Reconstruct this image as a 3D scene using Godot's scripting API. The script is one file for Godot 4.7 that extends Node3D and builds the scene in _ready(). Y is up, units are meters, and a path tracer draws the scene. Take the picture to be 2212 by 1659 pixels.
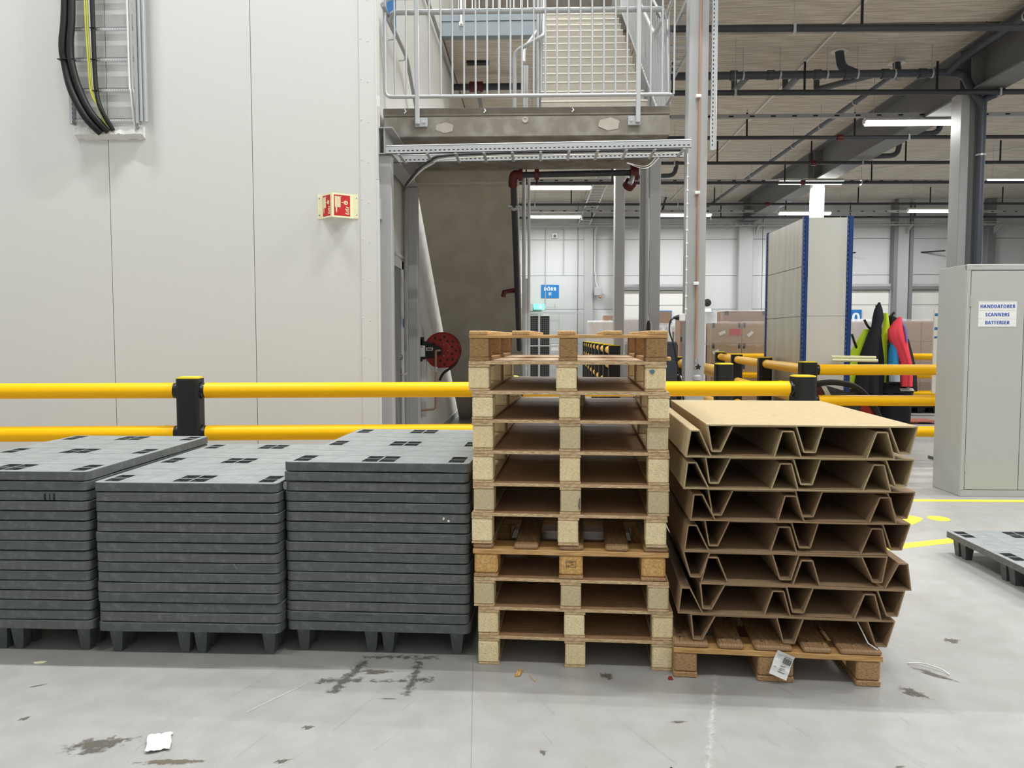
extends Node3D
# A warehouse corner: stacks of grey plastic, wooden and cardboard pallets before a yellow barrier and a concrete stair.
# World: y up, metres, the building's depth runs along -z, the camera stands at the origin.

class B:
	# collects flat faces, tubes and prisms; mesh() gives one ArrayMesh (one surface per surf() call)
	var sv := []
	var v := PackedVector3Array()
	var n := PackedVector3Array()
	var u := PackedVector2Array()
	var xf := Transform3D()
	func surf() -> B:
		if v.size():
			sv.append([v, n, u])
		v = PackedVector3Array()
		n = PackedVector3Array()
		u = PackedVector2Array()
		return self
	func mesh() -> ArrayMesh:
		surf()
		var m := ArrayMesh.new()
		for s in sv:
			var a := []
			a.resize(Mesh.ARRAY_MAX)
			a[Mesh.ARRAY_VERTEX] = s[0]
			a[Mesh.ARRAY_NORMAL] = s[1]
			a[Mesh.ARRAY_TEX_UV] = s[2]
			m.add_surface_from_arrays(Mesh.PRIMITIVE_TRIANGLES, a)
		return m
	func tri(a: Vector3, b: Vector3, c: Vector3, na: Vector3, nb: Vector3, nc: Vector3) -> void:
		var k := (b - a).cross(c - a)
		if k.dot(na + nb + nc) > 0.0:
			var t := b
			b = c
			c = t
			t = nb
			nb = nc
			nc = t
		v.append(xf * a)
		v.append(xf * b)
		v.append(xf * c)
		n.append((xf.basis * na).normalized())
		n.append((xf.basis * nb).normalized())
		n.append((xf.basis * nc).normalized())
		for i in 3:
			u.append(Vector2.ZERO)
	func face(p: Array, out: Vector3) -> void:
		var k := Vector3.ZERO
		for i in p.size():
			k += (p[i] as Vector3).cross(p[(i + 1) % p.size()])
		k = k.normalized()
		if k.dot(out) < 0.0:
			k = -k
		for i in range(1, p.size() - 1):
			tri(p[0], p[i], p[i + 1], k, k, k)
	func quad_uv(a: Vector3, b: Vector3, c: Vector3, d: Vector3, out: Vector3) -> void:
		# a top-left, b top-right, c bottom-right, d bottom-left
		var at := u.size()
		face([a, b, c, d], out)
		var corner := {}
		corner[xf * a] = Vector2(0, 0)
		corner[xf * b] = Vector2(1, 0)
		corner[xf * c] = Vector2(1, 1)
		corner[xf * d] = Vector2(0, 1)
		for i in range(at, u.size()):
			u[i] = corner[v[i]]
	func box(x0: float, x1: float, y0: float, y1: float, z0: float, z1: float, c := 0.0) -> B:
		# axis box between two corners; c chamfers every edge
		var lo := Vector3(minf(x0, x1), minf(y0, y1), minf(z0, z1))
		var hi := Vector3(maxf(x0, x1), maxf(y0, y1), maxf(z0, z1))
		c = minf(c, 0.45 * minf(hi.x - lo.x, minf(hi.y - lo.y, hi.z - lo.z)))
		var mid := (lo + hi) / 2.0
		var h := (hi - lo) / 2.0
		for ax in 3:
			var b := (ax + 1) % 3
			var d := (ax + 2) % 3
			for s in [-1.0, 1.0]:
				var pts := []
				for q in [[-1, -1], [1, -1], [1, 1], [-1, 1]]:
					var p := Vector3.ZERO
					p[ax] = s * h[ax]
					p[b] = q[0] * (h[b] - c)
					p[d] = q[1] * (h[d] - c)
					pts.append(mid + p)
				var o := Vector3.ZERO
				o[ax] = s
				face(pts, o)
				if c > 0.0:
					for t in [-1.0, 1.0]:
						var e := []
						for q in [-1.0, 1.0]:
							var p1 := Vector3.ZERO
							p1[ax] = s * h[ax]
							p1[b] = t * (h[b] - c)
							p1[d] = q * (h[d] - c)
							e.append(mid + p1)
						for q in [1.0, -1.0]:
							var p2 := Vector3.ZERO
							p2[ax] = s * (h[ax] - c)
							p2[b] = t * h[b]
							p2[d] = q * (h[d] - c)
							e.append(mid + p2)
						var o2 := Vector3.ZERO
						o2[ax] = s
						o2[b] = t
						face(e, o2)
		if c > 0.0:
			for sx in [-1.0, 1.0]:
				for sy in [-1.0, 1.0]:
					for sz in [-1.0, 1.0]:
						face([mid + Vector3(sx * h.x, sy * (h.y - c), sz * (h.z - c)), mid + Vector3(sx * (h.x - c), sy * h.y, sz * (h.z - c)), mid + Vector3(sx * (h.x - c), sy * (h.y - c), sz * h.z)], Vector3(sx, sy, sz))
		return self
	func tube(p: Array, r: float, k := 10, caps := true, r2 := -1.0) -> B:
		var f := []
		var side := Vector3.ZERO
		for i in p.size():
			var t := Vector3.ZERO
			if i > 0:
				t += ((p[i] as Vector3) - (p[i - 1] as Vector3)).normalized()
			if i < p.size() - 1:
				t += ((p[i + 1] as Vector3) - (p[i] as Vector3)).normalized()
			t = t.normalized()
			if side == Vector3.ZERO:
				side = t.cross(Vector3.UP if absf(t.y) < 0.9 else Vector3.RIGHT)
			side = (side - t * side.dot(t)).normalized()
			f.append([p[i], side, t.cross(side), t])
		for i in p.size() - 1:
			var ra := r if r2 < 0.0 else lerpf(r, r2, float(i) / (p.size() - 1))
			var rb := r if r2 < 0.0 else lerpf(r, r2, float(i + 1) / (p.size() - 1))
			for j in k:
				var a0 := TAU * j / k
				var a1 := TAU * (j + 1) / k
				var n00: Vector3 = f[i][1] * cos(a0) + f[i][2] * sin(a0)
				var n01: Vector3 = f[i][1] * cos(a1) + f[i][2] * sin(a1)
				var n10: Vector3 = f[i + 1][1] * cos(a0) + f[i + 1][2] * sin(a0)
				var n11: Vector3 = f[i + 1][1] * cos(a1) + f[i + 1][2] * sin(a1)
				tri(f[i][0] + n00 * ra, f[i][0] + n01 * ra, f[i + 1][0] + n11 * rb, n00, n01, n11)
				tri(f[i][0] + n00 * ra, f[i + 1][0] + n11 * rb, f[i + 1][0] + n10 * rb, n00, n11, n10)
		if caps:
			for e in [0, p.size() - 1]:
				var ring := []
				var re := r if (e == 0 or r2 < 0.0) else r2
				for j in k:
					ring.append(f[e][0] + (f[e][1] * cos(TAU * j / k) + f[e][2] * sin(TAU * j / k)) * re)
				face(ring, f[e][3] * (-1.0 if e == 0 else 1.0))
		return self
	func prism(poly: PackedVector2Array, a: float, b: float, axis := 2) -> B:
		# a flat outline pushed from a to b: axis 2 outline in (x, y), axis 0 outline in (z, y), axis 1 outline in (x, z)
		var at := func(p: Vector2, d: float) -> Vector3:
			return Vector3(p.x, p.y, d) if axis == 2 else (Vector3(d, p.y, p.x) if axis == 0 else Vector3(p.x, d, p.y))
		var o := Vector3.ZERO
		o[axis] = 1.0 if b > a else -1.0
		var t := Geometry2D.triangulate_polygon(poly)
		for i in range(0, t.size(), 3):
			face([at.call(poly[t[i]], b), at.call(poly[t[i + 1]], b), at.call(poly[t[i + 2]], b)], o)
			face([at.call(poly[t[i]], a), at.call(poly[t[i + 1]], a), at.call(poly[t[i + 2]], a)], -o)
		var turn := 1.0 if not Geometry2D.is_polygon_clockwise(poly) else -1.0
		for i in poly.size():
			var p := poly[i]
			var q := poly[(i + 1) % poly.size()]
			var d := (q - p) * turn
			var e := at.call(Vector2(d.y, -d.x), 0.0) as Vector3
			face([at.call(p, a), at.call(q, a), at.call(q, b), at.call(p, b)], e)
		return self
	func frustum(lo: Vector3, lx: float, lz: float, hi: Vector3, hx: float, hz: float, top := true, bottom := true) -> B:
		var a := []
		var b := []
		for q in [[-1, -1], [1, -1], [1, 1], [-1, 1]]:
			a.append(lo + Vector3(q[0] * lx / 2, 0, q[1] * lz / 2))
			b.append(hi + Vector3(q[0] * hx / 2, 0, q[1] * hz / 2))
		var mid := (lo + hi) / 2
		for i in 4:
			var j := (i + 1) % 4
			face([a[i], a[j], b[j], b[i]], (a[i] + a[j]) / 2 - lo)
		if bottom:
			face(a, lo - mid)
		if top:
			face(b, hi - mid)
		return self
	func lathe(c: Vector3, axis: Vector3, prof: Array, k := 24) -> B:
		# prof: Vector2(radius, distance along the axis); flat shaded across, smooth around
		var s := axis.cross(Vector3.UP if absf(axis.y) < 0.9 else Vector3.RIGHT).normalized()
		var w := axis.cross(s)
		for i in prof.size() - 1:
			var p: Vector2 = prof[i]
			var q: Vector2 = prof[i + 1]
			var d := q - p
			for j in k:
				var e0 := s * cos(TAU * j / k) + w * sin(TAU * j / k)
				var e1 := s * cos(TAU * (j + 1) / k) + w * sin(TAU * (j + 1) / k)
				var n0 := (e0 * d.y - axis * d.x).normalized()
				var n1 := (e1 * d.y - axis * d.x).normalized()
				if p.x > 0.0:
					tri(c + e0 * p.x + axis * p.y, c + e1 * p.x + axis * p.y, c + e1 * q.x + axis * q.y, n0, n1, n1)
				if q.x > 0.0:
					tri(c + e0 * p.x + axis * p.y, c + e1 * q.x + axis * q.y, c + e0 * q.x + axis * q.y, n0, n1, n0)
		return self

const ORD := ["first", "second", "third", "fourth", "fifth", "sixth", "seventh", "eighth", "ninth", "tenth", "eleventh", "twelfth", "thirteenth", "fourteenth", "fifteenth", "sixteenth", "seventeenth", "eighteenth"]
var rng := RandomNumberGenerator.new()
var M := {}

func thing(called: String, label: String, category: String, at := Vector3.ZERO, turn := 0.0, group := "") -> Node3D:
	var o := Node3D.new()
	o.name = called
	add_child(o, true)
	o.position = at
	o.rotation.y = turn
	tag(o, label, category, group)
	return o

func tag(o: Node3D, label: String, category: String, group := "") -> Node3D:
	o.set_meta("label", label)
	o.set_meta("category", category)
	if group:
		o.set_meta("group", group)
	return o

func part(parent: Node, called: String, m: Mesh, mats, at := Vector3.ZERO) -> MeshInstance3D:
	var o := MeshInstance3D.new()
	o.name = called
	o.mesh = m
	if mats is Array:
		for i in mats.size():
			o.set_surface_override_material(i, mats[i])
	else:
		o.material_override = mats
	parent.add_child(o, true)
	o.position = at
	return o

func solo(called: String, m: Mesh, mats, label: String, category: String, at := Vector3.ZERO, group := "") -> MeshInstance3D:
	var o := part(self, called, m, mats, at)
	tag(o, label, category, group)
	return o

func struct(called: String, m: Mesh, mats, label: String, category := "") -> Node3D:
	var o: Node3D
	if m:
		o = part(self, called, m, mats)
	else:
		o = Node3D.new()
		o.name = called
		add_child(o, true)
	o.set_meta("label", label)
	o.set_meta("kind", "structure")
	if category:
		o.set_meta("category", category)
	return o

func bx(x0: float, x1: float, y0: float, y1: float, z0: float, z1: float, c := 0.0) -> ArrayMesh:
	return B.new().box(x0, x1, y0, y1, z0, z1, c).mesh()

func tb(p: Array, r: float, k := 10) -> ArrayMesh:
	return B.new().tube(p, r, k).mesh()

func round_path(p: Array, r: float, steps := 5) -> Array:
	# the polyline with its inner corners rounded
	var out := [p[0]]
	for i in range(1, p.size() - 1):
		var a: Vector3 = p[i - 1]
		var b: Vector3 = p[i]
		var c: Vector3 = p[i + 1]
		var q := minf(r, 0.45 * minf(a.distance_to(b), b.distance_to(c)))
		var s := b + (a - b).normalized() * q
		var e := b + (c - b).normalized() * q
		for k in steps + 1:
			var t := float(k) / steps
			out.append(s.lerp(b, t).lerp(b.lerp(e, t), t))
	out.append(p[p.size() - 1])
	return out

func spline(p: Array, per := 6) -> Array:
	var out := []
	for i in p.size() - 1:
		var a: Vector3 = p[maxi(i - 1, 0)]
		var b: Vector3 = p[i]
		var c: Vector3 = p[i + 1]
		var d: Vector3 = p[mini(i + 2, p.size() - 1)]
		for k in per:
			out.append(b.cubic_interpolate(c, a, d, float(k) / per))
	out.append(p[p.size() - 1])
	return out

func disc(r: float, k := 20, cx := 0.0, cy := 0.0) -> PackedVector2Array:
	var o := PackedVector2Array()
	for i in k:
		o.append(Vector2(cx + r * cos(TAU * i / k), cy + r * sin(TAU * i / k)))
	return o

func noise_tex(freq: float, a: Color, b: Color, oct := 4, sd := 1, lo := 0.3, hi := 0.7, size := 512) -> NoiseTexture2D:
	var f := FastNoiseLite.new()
	f.seed = sd
	f.frequency = freq
	f.fractal_octaves = oct
	f.noise_type = FastNoiseLite.TYPE_SIMPLEX_SMOOTH
	var g := Gradient.new()
	g.offsets = PackedFloat32Array([lo, hi])
	g.colors = PackedColorArray([a, b])
	var t := NoiseTexture2D.new()
	t.width = size
	t.height = size
	t.seamless = true
	t.noise = f
	t.color_ramp = g
	return t

func scuff_tex(sd: int) -> NoiseTexture2D:
	# worn plastic: even grey with scattered paler scuffs
	var t := noise_tex(0.02, Color.WHITE, Color.WHITE, 5, sd)
	t.color_ramp.offsets = PackedFloat32Array([0.2, 0.5, 0.66, 0.76])
	t.color_ramp.colors = PackedColorArray([Color(0.84, 0.845, 0.845), Color(0.88, 0.885, 0.88), Color(0.90, 0.905, 0.90), Color(1, 1, 1)])
	return t

func mat(c: Color, rough := 0.6, metal := 0.0, tex: Texture2D = null, scale := Vector3.ONE, world := false) -> StandardMaterial3D:
	var m := StandardMaterial3D.new()
	m.albedo_color = c
	m.roughness = rough
	m.metallic = metal
	if tex:
		m.albedo_texture = tex
		m.uv1_triplanar = true
		m.uv1_world_triplanar = world
		m.uv1_scale = scale
		m.uv1_triplanar_sharpness = 8.0
	return m

func detail(m: StandardMaterial3D, tex: Texture2D, scale: Vector3, world := false) -> StandardMaterial3D:
	m.detail_enabled = true
	m.detail_albedo = tex
	m.detail_blend_mode = BaseMaterial3D.BLEND_MODE_MUL
	m.detail_uv_layer = BaseMaterial3D.DETAIL_UV_2
	m.uv2_triplanar = true
	m.uv2_world_triplanar = world
	m.uv2_scale = scale
	m.uv2_triplanar_sharpness = 8.0
	return m

func chip_texture(sd: int, base: Color) -> ImageTexture:
	# pressed wood chips: short strokes of many tans
	var r := RandomNumberGenerator.new()
	r.seed = sd
	var im := Image.create(512, 512, false, Image.FORMAT_RGB8)
	im.fill(base)
	for i in 7500:
		var x := r.randf() * 512.0
		var y := r.randf() * 512.0
		var a := r.randf() * TAU
		var l := r.randi_range(5, 17)
		var k := r.randf_range(0.80, 1.14)
		if r.randf() < 0.10:
			k *= 0.72
		var c := Color(base.r * k, base.g * k, base.b * k * r.randf_range(0.85, 1.0))
		for s in l:
			var px := int(x + cos(a) * s) & 511
			var py := int(y + sin(a) * s) & 511
			im.set_pixel(px, py, c)
			im.set_pixel((px + 1) & 511, py, c)
			if l > 9:
				im.set_pixel(px, (py + 1) & 511, c)
	return ImageTexture.create_from_image(im)

func text(parent: Node, s: String, size: float, at: Vector3, m: Material, bold := true, turn := 0.0, serif := false) -> MeshInstance3D:
	var t := TextMesh.new()
	var f := SystemFont.new()
	f.font_names = PackedStringArray(["Droid Serif" if serif else "Droid Sans"])
	f.font_weight = 700 if bold else 400
	t.font = f
	t.text = s
	t.font_size = 64
	t.pixel_size = size / 46.0
	t.depth = 0.002
	t.curve_step = 4.0
	var o := part(parent, "lettering", t, m, at)
	o.rotation.y = turn
	return o

func _ready() -> void:
	rng.seed = 11
	# --- camera
	var cam := Camera3D.new()
	cam.name = "camera"
	cam.position = Vector3(0, 1.36, 0)
	cam.rotation = Vector3(-0.059327, 0.0325, -0.00012)
	cam.fov = 52.15
	cam.near = 0.05
	cam.far = 200.0
	add_child(cam)
	cam.current = true
	# --- surroundings: a closed hall, no daylight
	var we := WorldEnvironment.new()
	we.name = "surroundings"
	var env := Environment.new()
	env.background_mode = Environment.BG_COLOR
	env.background_color = Color(0.02, 0.02, 0.022)
	env.tonemap_mode = Environment.TONE_MAPPER_LINEAR
	env.tonemap_exposure = EXPOSURE
	env.sdfgi_enabled = true
	env.ssao_enabled = true
	env.ssil_enabled = true
	we.environment = env
	add_child(we)
	make_materials()
	make_lights()
	make_shell()
	make_stairs()
	make_ceiling_services()
	make_plastic_stacks()
	make_wood_stack()
	make_card_stack()
	make_barriers()
	make_wall_things()
	make_middle_things()
	make_far_things()
	make_floor_things()

const EXPOSURE := 1.58
const LAMP := 7.2
const HIGH := [4.0, 1.75, 2.4]

func make_materials() -> void:
	var W := Color.WHITE
	var n_fine := noise_tex(0.03, Color(0.965, 0.965, 0.965), W, 4, 3)
	var n_mottle := noise_tex(0.012, Color(0.962, 0.958, 0.952), W, 5, 5, 0.25, 0.75, 1024)
	var n_speck := noise_tex(0.12, Color(0.975, 0.975, 0.975), W, 3, 9)
	var n_streak := noise_tex(0.02, Color(0.86, 0.85, 0.835), W, 4, 21, 0.25, 0.75)
	# concrete floor: broad mottling, fine specks, faint gloss
	M.floor = detail(mat(Color(0.63, 0.628, 0.622), 0.42, 0.0, n_mottle, Vector3(0.45, 0.45, 0.45), true), n_speck, Vector3(2.2, 2.2, 2.2), true)
	M.floor.metallic_specular = 0.35
	M.panel = mat(Color(0.835, 0.835, 0.825), 0.45)
	var rib := GradientTexture2D.new()
	rib.width = 64
	rib.height = 4
	var rg := Gradient.new()
	rg.offsets = PackedFloat32Array([0.0, 0.4, 0.5, 0.6, 1.0])
	rg.colors = PackedColorArray([Color(0.5, 0.5, 0.5), Color(0.5, 0.5, 0.5), Color(0, 0, 0), Color(0.5, 0.5, 0.5), Color(0.5, 0.5, 0.5)])
	rib.gradient = rg
	M.panel.heightmap_enabled = true
	M.panel.heightmap_texture = rib
	M.panel.heightmap_scale = 0.012
	M.panel.uv1_triplanar = true
	M.panel.uv1_scale = Vector3(40, 1, 40)
	M.trimwhite = mat(Color(0.83, 0.83, 0.82), 0.4)
	M.whitewall = mat(Color(0.84, 0.835, 0.815), 0.5)
	M.farwall = mat(Color(0.76, 0.765, 0.77), 0.5)
	M.dark = mat(Color(0.05, 0.05, 0.052), 0.6)
	M.seam = mat(Color(0.28, 0.27, 0.26), 0.8)
	M.ceiling = detail(mat(Color(0.87, 0.84, 0.795), 0.9, 0.0, n_streak, Vector3(0.12, 1.0, 1.7), true), n_fine, Vector3(0.9, 0.9, 3.0), true)
	M.concrete = detail(mat(Color(0.585, 0.565, 0.535), 0.85, 0.0, noise_tex(0.008, Color(0.87, 0.855, 0.83), W, 5, 33, 0.3, 0.7), Vector3(1.1, 1.1, 1.1), true), n_speck, Vector3(5, 5, 5), true)
	M.soffit = detail(mat(Color(0.76, 0.735, 0.685), 0.85, 0.0, noise_tex(0.006, Color(0.945, 0.94, 0.93), W, 5, 37), Vector3(0.8, 0.8, 0.8), true), n_speck, Vector3(5, 5, 5), true)
	M.concrete_dark = detail(mat(Color(0.49, 0.465, 0.43), 0.85, 0.0, noise_tex(0.01, Color(0.93, 0.92, 0.91), W, 5, 35), Vector3(1.0, 1.0, 1.0), true), n_speck, Vector3(5, 5, 5), true)
	M.step = detail(mat(Color(0.715, 0.69, 0.65), 0.85, 0.0, n_mottle, Vector3(1.4, 1.4, 1.4), true), n_speck, Vector3(5, 5, 5), true)
	M.nosing = mat(Color(0.85, 0.84, 0.80), 0.5)
	M.steelgrey = mat(Color(0.655, 0.655, 0.66), 0.45)
	M.steeldark = mat(Color(0.455, 0.455, 0.46), 0.5)
	M.bluegrey = mat(Color(0.52, 0.565, 0.60), 0.5)
	M.galv = detail(mat(Color(0.76, 0.77, 0.78), 0.36, 0.45), n_fine, Vector3(6, 6, 6))
	M.chrome = mat(Color(0.8, 0.8, 0.8), 0.15, 1.0)
	M.pipe = mat(Color(0.205, 0.215, 0.24), 0.5)
	M.drain = mat(Color(0.26, 0.28, 0.32), 0.45)
	M.black = mat(Color(0.055, 0.055, 0.058), 0.5)
	M.blackgloss = mat(Color(0.03, 0.03, 0.032), 0.28)
	M.red = mat(Color(0.56, 0.10, 0.10), 0.45)
	M.redpaint = mat(Color(0.34, 0.055, 0.055), 0.45)
	M.signred = mat(Color(0.76, 0.11, 0.12), 0.5)
	M.signcream = mat(Color(0.93, 0.92, 0.76), 0.5)
	M.copper = mat(Color(0.66, 0.52, 0.44), 0.5, 0.2)
	M.white = mat(Color(0.90, 0.90, 0.89), 0.5)
	M.yellow = mat(Color(1.0, 0.755, 0.03), 0.38)
	M.yellow.metallic_specular = 0.35
	M.yellowcap = mat(Color(0.93, 0.83, 0.16), 0.5)
	M.linepaint = mat(Color(0.96, 0.88, 0.20), 0.55)
	M.blue = mat(Color(0.05, 0.44, 0.72), 0.5)
	M.rackblue = mat(Color(0.06, 0.24, 0.50), 0.4)
	M.cabinet = mat(Color(0.70, 0.705, 0.69), 0.42, 0.0, n_speck, Vector3(3, 3, 3))
	M.rackpanel = mat(Color(0.87, 0.87, 0.85), 0.42)
	M.racksheet = detail(mat(Color(0.77, 0.765, 0.72), 0.3, 0.25), noise_tex(0.01, Color(0.95, 0.95, 0.945), W, 3, 41), Vector3(1.2, 0.15, 1.2))
	# grey recycled plastic, dusty on the walked-on face
	M.plastic = []
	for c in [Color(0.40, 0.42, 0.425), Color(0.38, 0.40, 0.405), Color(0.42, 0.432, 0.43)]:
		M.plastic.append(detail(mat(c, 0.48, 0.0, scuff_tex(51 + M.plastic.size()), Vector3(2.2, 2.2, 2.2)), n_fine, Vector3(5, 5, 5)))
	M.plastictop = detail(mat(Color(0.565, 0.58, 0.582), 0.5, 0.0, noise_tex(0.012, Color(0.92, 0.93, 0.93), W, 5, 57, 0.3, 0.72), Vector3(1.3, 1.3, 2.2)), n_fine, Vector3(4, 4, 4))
	# woods
	var g1 := noise_tex(0.02, Color(0.90, 0.865, 0.82), W, 5, 61, 0.25, 0.7)
	var g2 := noise_tex(0.03, Color(0.86, 0.82, 0.76), W, 4, 63, 0.28, 0.6)
	M.ply_top = detail(mat(Color(0.80, 0.70, 0.57), 0.6, 0.0, g1, Vector3(0.9, 6, 7)), g2, Vector3(0.35, 3, 16))
	M.ply_brown = detail(mat(Color(0.66, 0.53, 0.41), 0.6, 0.0, g1, Vector3(0.9, 6, 7)), g2, Vector3(0.35, 3, 16))
	M.ply_edge = detail(mat(Color(0.84, 0.745, 0.60), 0.7, 0.0, g2, Vector3(1.5, 14, 1.5)), g1, Vector3(3, 8, 3))
	M.pine_x = detail(mat(Color(0.82, 0.66, 0.43), 0.6, 0.0, g1, Vector3(0.8, 9, 9)), g2, Vector3(0.5, 18, 18))
	M.pine_z = detail(mat(Color(0.84, 0.69, 0.47), 0.6, 0.0, g1, Vector3(9, 9, 0.8)), g2, Vector3(18, 18, 0.5))
	M.pine_end = detail(mat(Color(0.66, 0.53, 0.36), 0.75, 0.0, g2, Vector3(3, 11, 3)), g1, Vector3(9, 25, 9))
	M.old_x = detail(mat(Color(0.84, 0.68, 0.46), 0.6, 0.0, g1, Vector3(0.8, 9, 9)), g2, Vector3(0.5, 18, 18))
	M.old_z = detail(mat(Color(0.66, 0.54, 0.41), 0.65, 0.0, g1, Vector3(9, 9, 0.8)), g2, Vector3(18, 18, 0.5))
	M.old_end = detail(mat(Color(0.72, 0.585, 0.43), 0.7, 0.0, g2, Vector3(4, 9, 4)), g1, Vector3(12, 22, 12))
	M.chip = []
	for c in [Color(0.945, 0.865, 0.715), Color(0.915, 0.83, 0.68), Color(0.80, 0.735, 0.605)]:
		M.chip.append(mat(Color.WHITE, 0.8, 0.0, chip_texture(70 + M.chip.size(), c), Vector3(5, 5, 5)))
	M.chip_old = detail(mat(Color(0.93, 0.82, 0.66), 0.7, 0.0, M.chip[1].albedo_texture, Vector3(5, 5, 5)), g1, Vector3(6, 6, 6))
	# cardboard
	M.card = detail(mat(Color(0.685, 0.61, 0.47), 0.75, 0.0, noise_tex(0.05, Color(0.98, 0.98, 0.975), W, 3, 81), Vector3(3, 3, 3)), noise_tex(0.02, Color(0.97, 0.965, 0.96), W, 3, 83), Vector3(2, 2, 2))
	M.card2 = detail(mat(Color(0.60, 0.492, 0.375), 0.75, 0.0, noise_tex(0.05, Color(0.97, 0.97, 0.965), W, 3, 81), Vector3(3, 3, 3)), n_fine, Vector3(2, 2, 2))  # darker brown stands in for the shade inside the lower layers
	M.carton = mat(Color(0.70, 0.60, 0.49), 0.7, 0.0, n_fine, Vector3(3, 3, 3))
	M.carton2 = mat(Color(0.64, 0.53, 0.46), 0.7, 0.0, n_fine, Vector3(3, 3, 3))
	M.film = mat(Color(0.95, 0.95, 0.96, 0.16), 0.35)
	M.film.transparency = BaseMaterial3D.TRANSPARENCY_ALPHA
	M.filmwhite = mat(Color(0.93, 0.93, 0.94, 0.5), 0.4)
	M.filmwhite.transparency = BaseMaterial3D.TRANSPARENCY_ALPHA
	M.tube = mat(Color(1, 1, 0.98), 0.5)
	M.tube.emission_enabled = true
	M.tube.emission = Color(1.0, 1.0, 0.97)
	M.tube.emission_energy_multiplier = 6.0
	M.exit = mat(Color(0.5, 0.95, 0.8), 0.5)
	M.exit.emission_enabled = true
	M.exit.emission = Color(0.25, 0.9, 0.62)
	M.exit.emission_energy_multiplier = 1.1

func light_fitting(x: float, z: float, y: float, turn: float, label: String, power := 1.0, len := 1.5) -> void:
	var t := thing("fluorescent_light", label, "light", Vector3(x, y, z), turn, "strip lights under the hall ceiling")
	part(t, "housing", B.new().prism(PackedVector2Array([Vector2(-0.085, 0.012), Vector2(0.085, 0.012), Vector2(0.03, 0.075), Vector2(-0.03, 0.075)]), -len / 2, len / 2, 0).mesh(), M.white)
	part(t, "diffuser", B.new().prism(PackedVector2Array([Vector2(-0.075, 0.01), Vector2(0.075, 0.01), Vector2(0.05, -0.05), Vector2(-0.05, -0.05)]), -len / 2 + 0.02, len / 2 - 0.02, 0).mesh(), M.tube)
	for s in [-1.0, 1.0]:
		part(t, "end_cap", bx(s * len / 2 - 0.02, s * len / 2 + 0.02, -0.03, 0.05, -0.05, 0.05, 0.01), M.white)
	var l := AreaLight3D.new()
	l.name = "lamp"
	l.area_size = Vector2(len - 0.05, 0.1)
	l.light_energy = LAMP * power
	l.light_color = Color(0.99, 1.0, 0.995)
	l.shadow_enabled = true
	l.position = Vector3(0, -0.056, 0)
	l.rotation.x = -PI / 2
	t.add_child(l)

func make_lights() -> void:
	var where := ["above the pallet stacks", "behind the camera", "above the right-hand aisle", "in the row nearest beyond the landing", "in the middle row beyond the landing", "in the row nearest the loading doors"]
	var spots := [[6.6, -8.6, 2], [12.4, -8.6, 2], [0.5, -13.55, 3], [6.21, -13.55, 3], [12.0, -13.5, 3], [0.53, -19.07, 4], [6.31, -18.62, 4], [11.0, -18.58, 4], [0.53, -23.61, 5], [4.33, -23.4, 5], [7.71, -23.2, 5], [11.25, -22.9, 5]]
	# high lamps of the tall bay where the stacks stand
	var high := ["above the pallet stacks", "above the camera"]
	for q in 2:
		for k in 4:
			light_fitting(-4.5 + 5.8 * k, -4.75 + 5.2 * q, 10.26, 0.0, "lit strip light at the tall roof %s, %s from left" % [high[q], ORD[k]], HIGH[q], 2.0)
	light_fitting(-0.5, -9.9, 10.26, 0.0, "lit strip light at the tall roof above the stairwell", HIGH[2], 2.0)
	var count := {}
	for s in spots:
		count[s[2]] = count.get(s[2], 0) + 1
		light_fitting(s[0], s[1], 4.95, 0.04 if s[2] > 3 else 0.0, "lit strip light %s, %s from left" % [where[s[2]], ORD[count[s[2]] - 1]])
		part(get_child(get_child_count() - 1), "hanger", B.new().tube([Vector3(-0.6, 0.07, 0), Vector3(-0.6, 0.78, 0)], 0.004, 6).tube([Vector3(0.6, 0.07, 0), Vector3(0.6, 0.78, 0)], 0.004, 6).mesh(), M.galv)

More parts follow.
